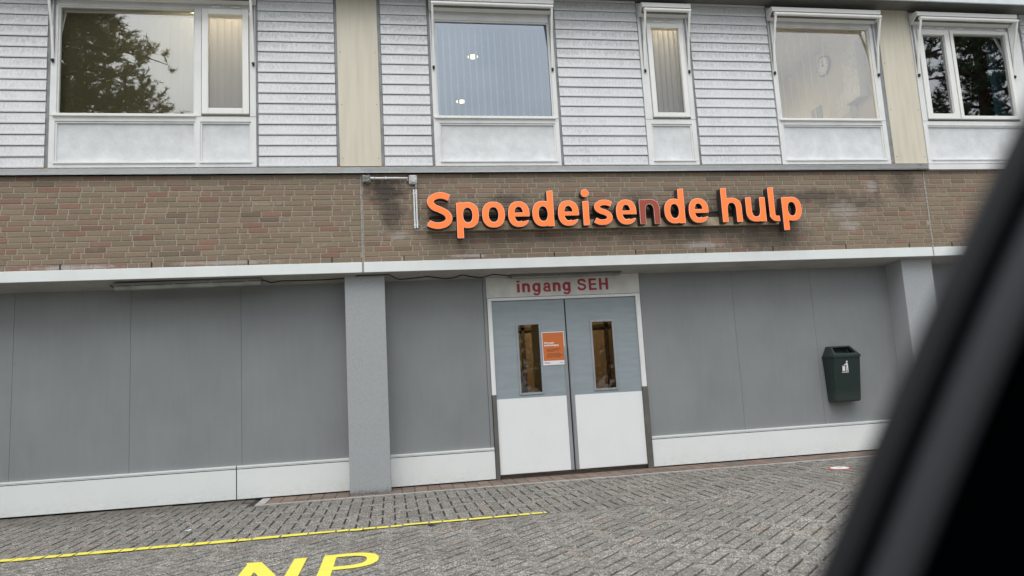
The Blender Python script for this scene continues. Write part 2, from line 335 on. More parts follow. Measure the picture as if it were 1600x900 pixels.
t = NT('vestibule_wood'); c = t.mix(t.noise(1., stretch=(14, 14, 1.2), detail=6), (.17, .11, .06), (.36, .25, .14)); t.bsdf(c, .5); M['wood'] = t.mat
M['wooddark'] = plain('dark_wood', (.05, .03, .015), .6); M['diffuser'] = plain('grimy_diffuser', (.30, .30, .28), .5, var=.2); M['lamp'] = emis('lamp_warm', (1, .74, .34), 1.9); M['tube'] = emis('office_tube', (1, .86, .62), 20.)
M['tube2'] = emis('office_tube_bright', (1, .84, .58), 58.)
M['needle'] = None
t = NT('pine_needles'); a = t.n('ShaderNodeAttribute'); a.attribute_name = 'Col'; t.bsdf(a.outputs['Color'], .7, spec=.3); M['needle'] = t.mat
M['bark'] = plain('bark', (.10, .065, .045), .95, var=.4, scale=9)
M['leafy'] = plain('weed_leaf', (.12, .17, .04), .7, var=.2)
M['carblack'] = plain('car_black_plastic', (.0006, .0008, .0012), .9, spec=.0); M['rubber'] = plain('car_rubber_seal', (.012, .0125, .015), .7, spec=.3); M['trim'] = plain('car_pillar_trim', (.028, .030, .034), .6, spec=.35)

# ------------------------------------------------------------ setting: ground
g = MB(); g.face([(-150, -150, -.03), (150, -150, -.03), (150, 150, -.03), (-150, 150, -.03)]); tag(g.build('ground', M['ground']), kind='structure')
def paver(m, cx, cy, lx, ly, ang, z, col, ch=.005, kx=.5, ky=.5):
    # a chamfered block top with short sides
    c, s = math.cos(ang), math.sin(ang); hx, hy = lx/2, ly/2
    tx, ty = rnd.uniform(-.006, .006), rnd.uniform(-.006, .006)
    def T(x, y, zz): return (cx+c*x-s*y, cy+s*x+c*y, zz+tx*x+ty*y)
    n = len(m.v)
    m.v += [T(-hx+ch, -hy+ch, z), T(hx-ch, -hy+ch, z), T(hx-ch, hy-ch, z), T(-hx+ch, hy-ch, z), T(-hx, -hy, z-ch), T(hx, -hy, z-ch), T(hx, hy, z-ch), T(-hx, hy, z-ch), T(-hx, -hy, z-.02), T(hx, -hy, z-.02), T(hx, hy, z-.02), T(-hx, hy, z-.02)]
    for iq, q in enumerate([(0, 1, 2, 3)]+[(4+i, 4+(i+1) % 4, (i+1) % 4, i) for i in range(4)]+[(8+i, 8+(i+1) % 4, 4+(i+1) % 4, 4+i) for i in range(4)]):
        dk = 1 if iq == 0 else (ky if (iq-1) % 2 == 0 else kx)
        m.f.append(tuple(n+i for i in q)); m.m.append(0); m.c.append(tuple(dk*k_ for k_ in col))   # sandy soil clings to the block edges
def pcol():
    v = rnd.uniform(.84, 1.12); w_ = rnd.random()
    return (v*1.07, v*.98, v*.95) if w_ < .06 else (v, v, v)
m = MB(); P = .112; L = .224; J = .006
for a in range(-75, 90):
    for b in range(-22, 8):
        tt = (a-b) % 4
        if tt == 0: cx, cy, lx, ly = (a+1)*P, (b+.5)*P, L, P
        elif tt == 3: cx, cy, lx, ly = (a+.5)*P, (b+1)*P, P, L
        else: continue
        ymax = .42 if cx < -1.60 else -.122
        y0, y1 = max(cy-ly/2, -2.09), min(cy+ly/2, ymax)
        if y1-y0 < .03: continue
        g_ = rnd.uniform(.5, 1.6)
        paver(m, cx, (y0+y1)/2, lx-.004-.0055*g_, y1-y0-.003, rnd.gauss(0, .004), rnd.gauss(0, .0016), pcol(), kx=.45, ky=.8)
# herringbone at 45 degrees on the parking side of the line
ca = sa = math.sqrt(.5); YB = -2.10
for a in range(-150, 150):
    for b in range(-150, 150):
        tt = (a-b) % 4
        if tt == 0: cx, cy, lx, ly = (a+1)*P, (b+.5)*P, L, P
        elif tt == 3: cx, cy, lx, ly = (a+.5)*P, (b+1)*P, P, L
        else: continue
        X = ca*cx-sa*cy+1.0; Y = sa*cx+ca*cy-5
        if -8 < X < 9.5 and -7.3 < Y < YB+.10:
            gj = .003+rnd.uniform(0, .005)
            paver(m, X, Y, lx-.0035, ly-gj-.002, math.pi/4+rnd.gauss(0, .007), (-.0045 if Y > YB-.12 else 0)+rnd.gauss(0, .0011), pcol(), kx=.8, ky=.5)
tag(m.build('paving', M['paver']), kind='structure')
tag(one('joint_sand', M['soil'], None, -8.1, 9.6, -7.4, .44, -.028, -.007), kind='structure')
m = MB(); X = -1.40
while X < 9.5:
    for r in range(4):
        y0 = -.07+r*.128; v = rnd.uniform(.8, 1.15); k = rnd.random()
        c = (.225*v, .162*v, .128*v) if k < .7 else (.18*v, .145*v, .125*v)
        if y0 < .40: paver(m, X+.0745, y0+.064, .145, .124, 0, .001, c, .003)
    X += .149
tag(m.build('threshold_tiles', M['redtile']), kind='structure')
m = MB(); m.box(-1.50, 9.5, -.112, -.075, -.02, .006); m.box(-1.50, -1.405, -.074, .41, -.02, .006); tag(m.build('tile_edging', M['kerb'], bevel=.003), kind='structure')
# yellow line painted over the blocks: the joints break it
m = MB(); X = -8
while X < 1.30:
    stp = .224 if rnd.random() < .45 else .112; X2 = min(X+stp, 1.33); j = rnd.uniform(-.006, .006); y1 = -2.035+j-(.02 if X < 0 else 0); y0 = y1-.072-(.035 if X < -.8 else .012)*min(1, max(0, (-X)/1.5+.2))
    sk = .0
    g1, g2 = rnd.uniform(.003, .010), rnd.uniform(.003, .010); y0 += rnd.uniform(-.006, .010)
    m.face([(X+g1, y0, .0045), (X2-g2, y0+rnd.uniform(-.004, .004), .0045), (X2-g2, y1, .0045), (X+g1, y1, .0045)]); X += stp
tag(m.build('yellow_line', M['paint']), kind='structure')

# ------------------------------------------------------------ 2D shapes from signed regions (letters)
def contours(fn, x0, x1, z0, z1, h):
    nx, nz = int((x1-x0)/h)+3, int((z1-z0)/h)+3
    xs = x0-h+np.arange(nx)*h; zs = z0-h+np.arange(nz)*h
    XX, ZZ = np.meshgrid(xs, zs); V = fn(XX, ZZ)
    V[0, :] = V[-1, :] = 1; V[:, 0] = V[:, -1] = 1; V = np.where(V == 0, 1e-9, V)
    segs = {}
    def pt(i, j, k, l):  # between grid nodes
        a, b = V[i, j], V[k, l]; q = a/(a-b); return (xs[j]+(xs[l]-xs[j])*q, zs[i]+(zs[k]-zs[i])*q)
    edge_pt = {}; nxt = {}
    for i in range(nz-1):
        for j in range(nx-1):
            c = [V[i, j] < 0, V[i, j+1] < 0, V[i+1, j+1] < 0, V[i+1, j] < 0]; code = c[0]+2*c[1]+4*c[2]+8*c[3]
            if code in (0, 15): continue
            E = {'b': ((i, j), (i, j+1)), 'r': ((i, j+1), (i+1, j+1)), 't': ((i+1, j), (i+1, j+1)), 'l': ((i, j), (i+1, j))}
            tab = {1: ['lb'], 2: ['br'], 3: ['lr'], 4: ['rt'], 5: ['lb', 'rt'], 6: ['bt'], 7: ['lt'], 8: ['tl'], 9: ['tb'], 10: ['br', 'tl'], 11: ['tr'], 12: ['rl'], 13: ['rb'], 14: ['bl']}[code]
            for s in tab:
                for q in s:
                    k = E[q]
                    if k not in edge_pt: edge_pt[k] = pt(k[0][0], k[0][1], k[1][0], k[1][1])
                nxt.setdefault(E[s[0]], []).append(E[s[1]]); nxt.setdefault(E[s[1]], []).append(E[s[0]])
    loops = []; seen = set()
    for k in nxt:
        if k in seen: continue
        lp = [k]; seen.add(k); cur = k
        while True:
            nb = [q for q in nxt[cur] if q not in seen]
            if not nb: break
            cur = nb[0]; seen.add(cur); lp.append(cur)
        if len(lp) > 5: loops.append([edge_pt[q] for q in lp])
    return loops
def simplify(lp, eps):
    lp = [np.array(p) for p in lp]; n = len(lp)
    def rdp(a, b):
        if b <= a+1: return []
        p, q = lp[a % n], lp[b % n]; d = q-p; L_ = np.hypot(*d)+1e-12; best, bi = 0, None
        for i in range(a+1, b):
            e = lp[i % n]-p; dd = abs(d[0]*e[1]-d[1]*e[0])/L_
            if dd > best: best, bi = dd, i
        if best > eps: return rdp(a, bi)+[bi]+rdp(bi, b)
        return []
    idx = [0]+rdp(0, n//2)+[n//2]+rdp(n//2, n)
    return [tuple(lp[i % n]) for i in idx]
def shape_mesh(loops, half, name, mat, parent, loc, bevel=0, rot=(math.pi/2, 0, 0)):
    cu = bpy.data.curves.new(name, 'CURVE'); cu.dimensions = '2D'; cu.fill_mode = 'BOTH'; cu.extrude = half; cu.bevel_depth = bevel
    for lp in loops:
        sp = cu.splines.new('POLY'); sp.points.add(len(lp)-1)
        for q, p in zip(sp.points, lp): q.co = (p[0], p[1], 0, 1)
        sp.use_cyclic_u = True
    return curve_to_mesh(cu, name, mat, parent, loc, rot)
def curve_to_mesh(cu, name, mat, parent, loc, rot):
    tmp = bpy.data.objects.new('tmp', cu); COL.objects.link(tmp)
    dg = bpy.context.evaluated_depsgraph_get(); me = bpy.data.meshes.new_from_object(tmp.evaluated_get(dg)); bpy.data.objects.remove(tmp)
    me.name = name; me.transform(Matrix.Translation(loc) @ (Matrix.Rotation(rot[2], 4, 'Z') @ Matrix.Rotation(rot[0], 4, 'X')))
    me.materials.clear(); me.materials.append(mat)
    o = bpy.data.objects.new(name, me); COL.objects.link(o)
    if parent is not None: o.parent = parent
    return o
def text_obj(txt, name, size, mat, parent, loc, bold=0, half=.0005, rot=(math.pi/2, 0, 0), space=1.0, sx=1.0):
    cu = bpy.data.curves.new(name, 'FONT'); cu.body = txt; cu.size = size; cu.offset = bold; cu.extrude = half; cu.space_character = space
    cu.resolution_u = 4
    return curve_to_mesh(cu, name, mat, parent, loc, rot)
XH, ASC, DSC, ST = .318, .445, -.122, .078
def ell(X, Z, cx, cz, rx, rz, p=2.35):
    q = (np.abs((X-cx)/rx)**p+np.abs((Z-cz)/rz)**p)**(1/p); return (q-1)*min(rx, rz)
def rect(X, Z, a, b, c, d): return np.maximum(np.maximum(a-X, X-b), np.maximum(c-Z, Z-d))
def ring(X, Z, W, H, s=ST, sh=.068): return np.maximum(ell(X, Z, W/2, H/2, W/2, H/2), -ell(X, Z, W/2, H/2, W/2-s, H/2-sh, 2.2))
def slant(X, Z, a, b, c, d, k=.02):   # stem with slightly slanted ends
    return np.maximum(np.maximum(a-X, X-b), np.maximum(c+k*0-Z, Z-(d+(X-a)*.10-.004)))
def catmull(P_, n=14):
    P_ = [np.array(p) for p in P_]; Q = [2*P_[0]-P_[1]]+P_+[2*P_[-1]-P_[-2]]; out_ = []
    for i in range(1, len(Q)-2):
        for k in range(n):
            t_ = k/n; a, b, c, d = Q[i-1:i+3]; out_.append(.5*((2*b)+(-a+c)*t_+(2*a-5*b+4*c-d)*t_*t_+(-a+3*b-3*c+d)*t_**3))
    return out_+[P_[-1]]
def stroke(X, Z, pts, w0):
    d = np.full(X.shape, 1e3); pts = catmull(pts)
    for p, q in zip(pts[:-1], pts[1:]):
        e = q-p; L2 = e@e+1e-12; t_ = np.clip(((X-p[0])*e[0]+(Z-p[1])*e[1])/L2, 0, 1); d = np.minimum(d, np.hypot(X-p[0]-t_*e[0], Z-p[1]-t_*e[1]))
    d = d-w0/2
    for (p, q) in ((pts[0], pts[1]), (pts[-1], pts[-2])):   # butt the ends
        e = (p-q)/np.hypot(*(p-q)); cut = (X-p[0])*e[0]+(Z-p[1])*e[1]; near = np.hypot(X-p[0], Z-p[1]) < w0*.8
        d = np.where(near, np.maximum(d, cut), d)
    return d
def f_o(X, Z, W=.275): return ring(X, Z, W, XH)
def f_p(X, Z, W=.27): return np.minimum(ring(X, Z, W, XH), slant(X, Z, 0, ST, DSC, XH-.004))
def f_d(X, Z, W=.27): return np.minimum(ring(X, Z, W, XH), slant(X, Z, W-ST, W, 0, ASC))
def f_e(X, Z, W=.262):
    r = ring(X, Z, W, XH); r = np.minimum(r, rect(X, Z, .04, W-.012, .128, .178))
    cut = np.maximum(np.maximum(.086-(W-X)*.22-Z, Z-.128), W-.098-X); return np.maximum(r, -cut)
def arch(X, Z, W):
    o_ = np.minimum(ell(X, Z, W/2, .19, W/2, XH-.19), rect(X, Z, 0, W, 0, .19)); i_ = np.minimum(ell(X, Z, W/2, .165, W/2-ST, XH-.066-.165), rect(X, Z, ST, W-ST, -1, .165)); return np.maximum(o_, -i_)
def f_n(X, Z, W=.27): return np.minimum(arch(X, Z, W), slant(X, Z, 0, ST-.004, 0, XH-.004))
def f_h(X, Z, W=.27): return np.minimum(arch(X, Z, W), slant(X, Z, 0, ST, 0, ASC))
def f_u(X, Z, W=.27): return np.minimum(arch(W-X, XH-Z, W), np.minimum(slant(X, Z, W-ST, W, .0, XH), slant(X, Z, 0, ST, .1, XH)))
def f_i(X, Z, W=.09): return np.minimum(slant(X, Z, .006, .006+ST, 0, XH-.012), np.hypot(X-.045, Z-(XH+.088))-.051)
def f_l(X, Z, W=.15): return np.minimum(slant(X, Z, 0, ST, .06, ASC), stroke(X, Z, [(ST/2, .12), (ST/2, .075), (.062, .043), (.10, .034), (.135, .036)], .072))
def f_s(X, Z, W=.245): return stroke(X, Z, [(.228, .262), (.17, .283), (.105, .282), (.050, .252), (.047, .212), (.085, .180), (.145, .158), (.192, .125), (.198, .082), (.165, .046), (.10, .035), (.055, .042), (.012, .066)], .070)
def f_S(X, Z, W=.306): return stroke(X, Z, [(.268, .375), (.20, .402), (.125, .402), (.058, .365), (.046, .312), (.085, .262), (.155, .230), (.225, .190), (.258, .135), (.240, .080), (.185, .046), (.115, .037), (.06, .048), (.013, .072)], .078)
LET = [('S', f_S, .494, .306), ('p', f_p, .842, .268), ('o', f_o, 1.15, .275), ('e', f_e, 1.466, .262), ('d', f_d, 1.764, .268), ('e', f_e, 2.084, .262), ('i', f_i, 2.392, .1), ('s', f_s, 2.537, .245),
       ('e', f_e, 2.822, .262), ('n', f_n, 3.125, .266), ('d', f_d, 3.452, .270), ('e', f_e, 3.776, .264), ('h', f_h, 4.222, .272), ('u', f_u, 4.552, .270), ('l', f_l, 4.872, .15), ('p', f_p, 5.052, .270)]
sign = empty('illuminated_sign', (2.9, 0, 3.02))
tag(sign, 'long sign of orange letters spelling Spoedeisende hulp on the brick band', 'sign')
def at(o, root):   # keep world placement under a root
    o.parent = root; o.matrix_parent_inverse = Matrix.Translation(root.location).inverted(); return o
for i, (ch, fn, x0, W) in enumerate(LET):
    zb = 3.021+.0035*(x0-.5)
    reg = (lambda X, Z, fn=fn, W=W: fn(X, Z, W))
    ins = (lambda X, Z, fn=fn, W=W: fn(X, Z, W)+.0055)
    L0 = [simplify(l_, .0006) for l_ in contours(reg, -.02, W+.03, -.14, .47, .0045)]
    L1 = [simplify(l_, .0006) for l_ in contours(ins, -.02, W+.03, -.14, .47, .0045)]
    body = shape_mesh(L0, .055, 'letter', M['return'], None, (x0, -.105, zb)); at(body, sign)
    rim = shape_mesh(L0, .0015, 'letter_rim', M['rim'], None, (x0, -.1622, zb)); rim.parent = body; rim.matrix_parent_inverse = body.matrix_parent_inverse
    rim.matrix_parent_inverse = Matrix.Identity(4)
    fc = shape_mesh(L1, .0015, 'letter_face', M['orange_off'] if i == 9 else M['orange'], None, (x0, -.1655, zb)); fc.parent = body
    body['label'] = ('unlit dark red-brown letter ' if i == 9 else 'orange letter ')+ch
m = MB(); m.box(.49, 5.06, -.052, -.012, 3.018, 3.128); m.box(.6, .64, -.012, .0, 3.03, 3.12); m.box(5.0, 5.04, -.012, 0, 3.03, 3.12)
at(m.build('mounting_rail', M['rail'], bevel=.003), sign)
m = MB(); m.tube([(.52, -.03, 3.19), (5.2, -.03, 3.21)], .018); at(m.build('cable_pipe', M['return']), sign)

# ------------------------------------------------------------ the hospital building
B = empty('hospital_building'); tag(B, 'two storey hospital wing with brown brick band, white boards above and grey panels below', 'building')
XL, XR = -9.5, 12.5
# brick band: mortar bed and individual bricks in random bond
m = MB(); m.box(XL, XR, .006, .10, 2.66, 3.83); bed = m.build('mortar_bed', M['mortar'], B)
m = MB(); PZ = .0632
joints = [-.273, 7.30, -7.85]
slots = [-3.546, -2.602, -1.563, -.625, .207, 1.128, 2.042, 3.09, 4.031, 4.961, 6.006, 6.948, 7.6]
for r in range(19):
    z0 = 2.676+r*PZ; x = XL+rnd.uniform(0, .2); fresh = None; lasth = 0
    while x < XR:
        Lb = .2195 if (lasth or rnd.random() < .62) else .1045
        lasth = Lb < .2; Lb += rnd.gauss(0, .0025)
        if fresh: Lb = fresh; fresh = None
        xe = x+Lb
        cut = [j for j in joints if x < j < xe]
        if cut: xe = cut[0]-.011
        if any(abs(x-j) < .012 for j in joints): x += .012
        if r == 0:
            cs = [s_ for s_ in slots if x < s_ < xe]
            if cs: xe = cs[0]-.007
        if xe-x > .02:
            k = rnd.random(); v = rnd.uniform(.93, 1.06)
            red = .15 if x < -2 else .05
            c = (.285*v, .208*v, .152*v) if k < .35 else ((.262*v, .208*v, .147*v) if k < .65 else (.288*v, .226*v, .160*v))
            if rnd.random() < red: c = (.29*v, .178*v, .132*v)
            if rnd.random() < .05: c = tuple(q*.8 for q in c)
            a, b, c0, c1 = x, xe, z0, z0+PZ-.0095; e = .003; n = len(m.v)
            yo = rnd.uniform(-.0015, .0015); j = [rnd.uniform(-.0015, .0015) for _ in range(4)]
            m.v += [(a+e, yo, c0+e+j[0]), (b-e, yo, c0+e+j[1]), (b-e, yo, c1-e+j[2]), (a+e, yo, c1-e+j[3]), (a, .009, c0), (b, .009, c0), (b, .009, c1), (a, .009, c1)]
            for q in [(0, 1, 2, 3)]+[(4+i, 4+(i+1) % 4, (i+1) % 4, i) for i in range(4)]: m.f.append(tuple(n+i for i in q)); m.m.append(0); m.c.append(c)
        x = xe+.0105 if not cut else cut[0]+.011
        if cut: fresh = rnd.choice((.234, .112, .175, .06, .2))
bf = m.build('brick_fascia', M['brick'], B)
for s_ in slots: one('weep_hole', M['dark'], bf, s_-.006, s_+.006, -.001, .008, 2.676, 2.736)
for j in joints[:2]:
    m = MB(); zz_ = 2.672
    while zz_ < 3.74:
        w0 = rnd.uniform(.007, .011); m.box(j-w0, j+w0, -.004+rnd.uniform(-.002, .001), .02, zz_, zz_+.045); zz_ += .045
    m.build('expansion_joint', M['sealant'], B)
def segs(x0, x1, cuts, gap=.006):
    xs = [x0]+[c for c in cuts if x0 < c < x1]+[x1]; return [(a+gap/2, b-gap/2) for a, b in zip(xs[:-1], xs[1:])]
# white concrete band
m = MB()
for a, b in segs(XL, XR, [-.273, 7.29], .022): m.box(a, b, -.012, .05, 2.549, 2.6725)
m.build('white_band', M['band'], B, bevel=.004)
one('band_joint', M['sealant'], B, -.29, -.257, -.001, .045, 2.55, 2.67); one('band_joint', M['sealant'], B, 7.272, 7.305, -.001, .045, 2.55, 2.67)
# soffit boards, sloping slightly to the wall
m = MB()
for a, b in segs(XL, XR, [-8.3, -7.1, -5.9, -4.7, -3.45, -2.2, -.87, .371, .985, 3.3, 4.5, 5.7, 6.95, 8.2], .004):
    m.prism([(.0, 2.549), (.47, 2.499), (.47, 2.53), (.0, 2.58)], 'x', a, b)
m.build('soffit', M['soffit'], B)
# ground floor wall panels
pj = [-6.6, -5.4, -4.196, -2.958, -1.732, -.47]
def wall_panel(a, b):
    mm = MB(); mm.box(a+.0015, b-.0015, .447, .475, .38, 2.51)
    s2 = mm
    for zz_ in np.arange(.5, 2.45, .3):
        for xx in ((a+.02, b-.02, (a+b)/2) if b-a > .9 else (a+.02, b-.02)):
            s2.box(xx-.0035, xx+.0035, .4458, .449, zz_-.0035, zz_+.0035, 1)
    mm.build('wall_panel', [M['grey'], M['joint']], B)
for a, b in zip([XL, -7.8]+pj[:-1], [-7.8]+pj): wall_panel(a, b)
wall_panel(-.03, 1.19); wall_panel(3.30, 4.56); wall_panel(4.56, 5.71); wall_panel(5.71, 6.9); wall_panel(7.34, 8.56); wall_panel(8.56, 9.8); wall_panel(9.8, XR)
one('wall_core', M['dark'], B, XL, 1.2, .476, .7, 0, 2.6); one('wall_core', M['dark'], B, 3.29, XR, .476, .7, 0, 2.6); one('wall_core', M['dark'], B, 1.2, 3.29, .5, .7, 2.26, 2.6)
# columns
for a, b in ((-.497, -.03), (6.885, 7.346)):
    m = MB(); m.box(a, b, .12, .49, -.03, 2.538); c = m.build('column', M['column'], B, bevel=.006)
one('column', M['column'], B, -7.88, -7.41, .12, .49, -.03, 2.538, bevel=.006)
# plinth boards with a bright cap
for a, b in segs(XL, -.497, [-6.2, -3.9+2.11, -1.79], .012)+[(-.029, 1.232), (3.262, 6.884), (7.347, XR)]:
    if b-a < .05: continue
    m = MB(); m.box(a, b, .424, .446, .017, .352)
    q = a+.06
    while q < b-.02:
        for zz_ in (.07, .31): sphere_mb((q, .423, zz_), .005, m, 6, 4)
        q += .62
    p_ = m.build('plinth', M['plinth'], B)
    m = MB(); m.prism([(.416, .375), (.421, .370), (.421, .360), (.4465, .360), (.4465, .393), (.416, .393)], 'x', a, b); m.build('plinth_cap', M['band'], p_, bevel=.001)
# door surround
DF = MB(); DF.box(1.236, 1.288, .415, .52, 1.03, 2.24); DF.box(3.187, 3.250, .415, .52, 1.03, 2.24); DF.box(1.288, 3.187, .415, .52, 2.205, 2.24)
df = DF.build('door_frame', M['frame'], B, bevel=.003)
one('jamb_plate', M['jamb'], df, 1.238, 1.288, .410, .52, .0, 1.03, bevel=.003); one('jamb_plate', M['jamb'], df, 3.187, 3.258, .410, .52, .0, 1.03, bevel=.003)
one('trim_strip', M['grey'], B, 1.192, 1.232, .436, .47, .36, 2.5, bevel=.002); one('trim_strip', M['grey'], B, 3.262, 3.298, .436, .47, .36, 2.5, bevel=.002)
hd = one('door_header', M['header'], B, 1.231, 3.255, .425, .47, 2.246, 2.503, bevel=.002)
hb = MB(); hb.box(1.5, 2.98, .412, .424, 2.468, 2.492)
for k in range(6): hb.box(1.56+k*.25, 1.58+k*.25, .408, .412, 2.466, 2.478)
hb.build('header_batten', M['header'], hd)
xh, cp_, st_, sh_ = .117, .152, .036, .029
def r2(X, Z, W): return np.maximum(ell(X, Z, W/2, xh/2, W/2, xh/2, 2.2), -ell(X, Z, W/2, xh/2, W/2-st_, xh/2-sh_, 2.1))
def v_i(X, Z): return np.minimum(rect(X, Z, 0, st_, 0, xh-.004), rect(X, Z, 0, st_, cp_-.024, cp_))
def v_n(X, Z, W=.104):
    o_ = np.minimum(ell(X, Z, W/2, .068, W/2, xh-.068), rect(X, Z, 0, W, 0, .068)); i_ = np.minimum(ell(X, Z, W/2, .06, W/2-st_, xh-sh_-.062), rect(X, Z, st_, W-st_, -1, .06))
    return np.minimum(np.maximum(o_, -i_), rect(X, Z, 0, st_, 0, xh-.003))
def v_g(X, Z, W=.108): return np.minimum(np.minimum(r2(X, Z, W), rect(X, Z, W-st_, W, .0, xh-.003)), stroke(X, Z, [(W-st_/2, .02), (W-st_/2, -.006), (W*.66, -.029), (W*.36, -.031), (.016, -.014)], .026))
def v_a(X, Z, W=.106):
    b = np.maximum(ell(X, Z, .045, .036, .047, .038, 2.1), -ell(X, Z, .05, .036, .019, .015, 2.))
    return np.minimum(np.minimum(b, stroke(X, Z, [(.016, .078), (.026, .098), (.05, .106), (.074, .096), (.080, .075), (.080, .03), (.086, .012), (.098, .010)], .027)), rect(X, Z, .045, .08, .048, .068))
def v_S(X, Z): return stroke(X, Z, [(.104, .106), (.093, .130), (.061, .139), (.028, .130), (.018, .108), (.034, .087), (.062, .078), (.094, .066), (.105, .044), (.092, .021), (.058, .012), (.024, .022), (.013, .047)], .028)
def v_E(X, Z): return np.minimum(np.minimum(rect(X, Z, 0, .033, 0, cp_), rect(X, Z, 0, .105, 0, .026)), np.minimum(rect(X, Z, 0, .102, cp_-.026, cp_), rect(X, Z, 0, .096, .064, .089)))
def v_H(X, Z): return np.minimum(np.minimum(rect(X, Z, 0, .034, 0, cp_), rect(X, Z, .088, .122, 0, cp_)), rect(X, Z, 0, .12, .064, .090))
lrt = empty('lettering', (1.627, .4235, 2.303)); lrt.parent = hd
for fn_, dx in ((v_i, 0), (v_n, .0662), (v_g, .199), (v_a, .341), (v_n, .467), (v_g, .595), (v_S, .792), (v_E, .946), (v_H, 1.084)):
    shape_mesh([simplify(l_, .0004) for l_ in contours(fn_, -.01, .14, -.05, .17, .0028)], .0006, 'vinyl_letter', M['red'], lrt, (dx, 0, 0))
# door leaves
for side, (a, b, gx) in enumerate(((1.291, 2.229, 1.745), (2.246, 3.184, 2.712))):
    gz0, gz1, gw = 1.037, 1.888, .133
    m = MB(); m.box(a, gx-gw, .44, .48, .055, 2.20); m.box(gx+gw, b, .44, .48, .055, 2.20); m.box(gx-gw, gx+gw, .44, .48, .055, gz0); m.box(gx-gw, gx+gw, .44, .48, gz1, 2.20)
    d = m.build('door', M['door'], B, bevel=.0015); d['label'] = ('left' if side == 0 else 'right')+' hospital door leaf, blue-grey above a white plate'
    ka, kb = (a+.002, b-.045) if side == 0 else (a+.047, b-.002)
    one('kick_plate', M['plate'], d, ka, kb, .4355, .4405, .058, .973, bevel=.001)
    for s0, s1 in ([(b-.042, b-.002)] if side == 0 else [(a+.002, a+.044)]):
        one('edge_strip', M['steel'], d, s0, s1, .431, .4405, .056, 1.595, bevel=.001)
    m = MB(); e = .026
    m.box(gx-gw-e, gx-gw, .430, .485, gz0-e, gz1+e); m.box(gx+gw, gx+gw+e, .430, .485, gz0-e, gz1+e); m.box(gx-gw, gx+gw, .430, .485, gz0-e, gz0); m.box(gx-gw, gx+gw, .430, .485, gz1, gz1+e)
    m.build('glazing_frame', M['door'] if side == 0 else M['steel'], d, bevel=.002)
    q = MB(); q.face([(gx-gw, .457, gz0), (gx+gw, .457, gz0), (gx+gw, .457, gz1), (gx-gw, .457, gz1)]); q.build('window_pane', M['doorglass'], d)
one('door_gap', M['dark'], B, 2.2285, 2.2465, .475, .49, .05, 2.2)
# vestibule behind the door
V = MB(); V.box(.9, 3.6, 2.3, 2.36, .0, 2.6); V.box(.86, .9, .72, 2.3, 0, 2.6); V.box(3.6, 3.64, .72, 2.3, 0, 2.6)
vw = V.build('vestibule_wall', M['wood'], B)
m = MB()
for q in (1.3, 1.62, 1.98, 2.35, 2.62, 2.98, 3.3): m.box(q, q+.05, 2.24, 2.3, 0, 2.55)
m.box(.9, 3.6, 2.24, 2.3, 1.95, 2.0)
m.build('vestibule_post', M['wooddark'], vw)
m = MB(); m.box(1.9, 2.02, 1.0, 1.05, 0, 2.3); m.build('vestibule_post', M['wood'], vw)
one('vestibule_floor', M['carpet'], B, .86, 3.64, .48, 2.36, -.02, .0); one('vestibule_ceiling', M['ceil'], B, .86, 3.64, .7, 2.36, 2.56, 2.6)
lp = one('vestibule_fill_lamp', M['tube'], None, 1.3, 3.2, 1.2, 1.26, 2.52, 2.55); tag(lp, 'added warm lamp, itself unseen, lighting the space behind the entrance doors', 'lamp')  # added source that brightens the vestibule seen through the door glass
# ledge above the bricks
m = MB()
for a, b in segs(XL, XR, [-.235, 7.36, -7.9], .012): m.prism([(-.05, 3.744), (-.046, 3.818), (.05, 3.832), (.05, 3.744)], 'x', a, b)
m.build('ledge', M['ledge'], B, bevel=.0015)
# cladding sections: separate lapped boards with open shadow joints
BZ, BP = 3.841, .1301
def cladding(a, b):
    m = MB(); mbk = MB(); mbk.box(a, b, .02, .06, 3.832, 6.08)
    for k in range(17):
        z0 = BZ+k*BP; z1 = z0+BP-.0075; d = rnd.uniform(-.0008, .0008)
        if z1 > 6.06: z1 = 6.06
        m.prism([(-.010+d, z0), (-.012+d, z0+.012), (.001+d, z1), (.022, z1+.004), (.022, z0+.003)], 'x', a+.004, b-.004)
    m.box(a+.004, b-.004, -.012, .02, BZ+17*BP, 6.075)
    o = m.build('cladding', M['board'], B); mbk.build('cladding_batten', M['dark'], o)
CL = [(XL, -7.95), (-7.45, -6.9), (-4.95, -3.737), (-1.437, -.538), (.018, .600), (2.243, 3.358), (4.084, 5.207), (9.21, 10.2), (10.3, XR)]
for a, b in CL: cladding(a, b)
for a, b in ((-.506, -.018), (6.893, 7.392)):
    m = MB(); m.box(a, b, -.006, .03, 3.842, 6.079)
    for zz_ in (3.94, 4.614, 5.285, 5.98):
        for xx in (a+.035, b-.035): m.box(xx-.005, xx+.005, -.010, -.006, zz_-.005, zz_+.005, 1)
    m.build('beige_panel', [M['beige'], M['joint']], B)
for a, b in ((-3.737, -3.70), (-1.461, -1.437), (-.538, -.506), (-.018, .018), (.600, .630), (2.212, 2.243), (3.358, 3.368), (4.056, 4.084), (5.207, 5.226), (6.832, 6.893), (7.392, 7.404), (9.17, 9.21)):
    one('joint_trim', M['joint'], B, a, b, .004, .03, 3.838, 6.07)
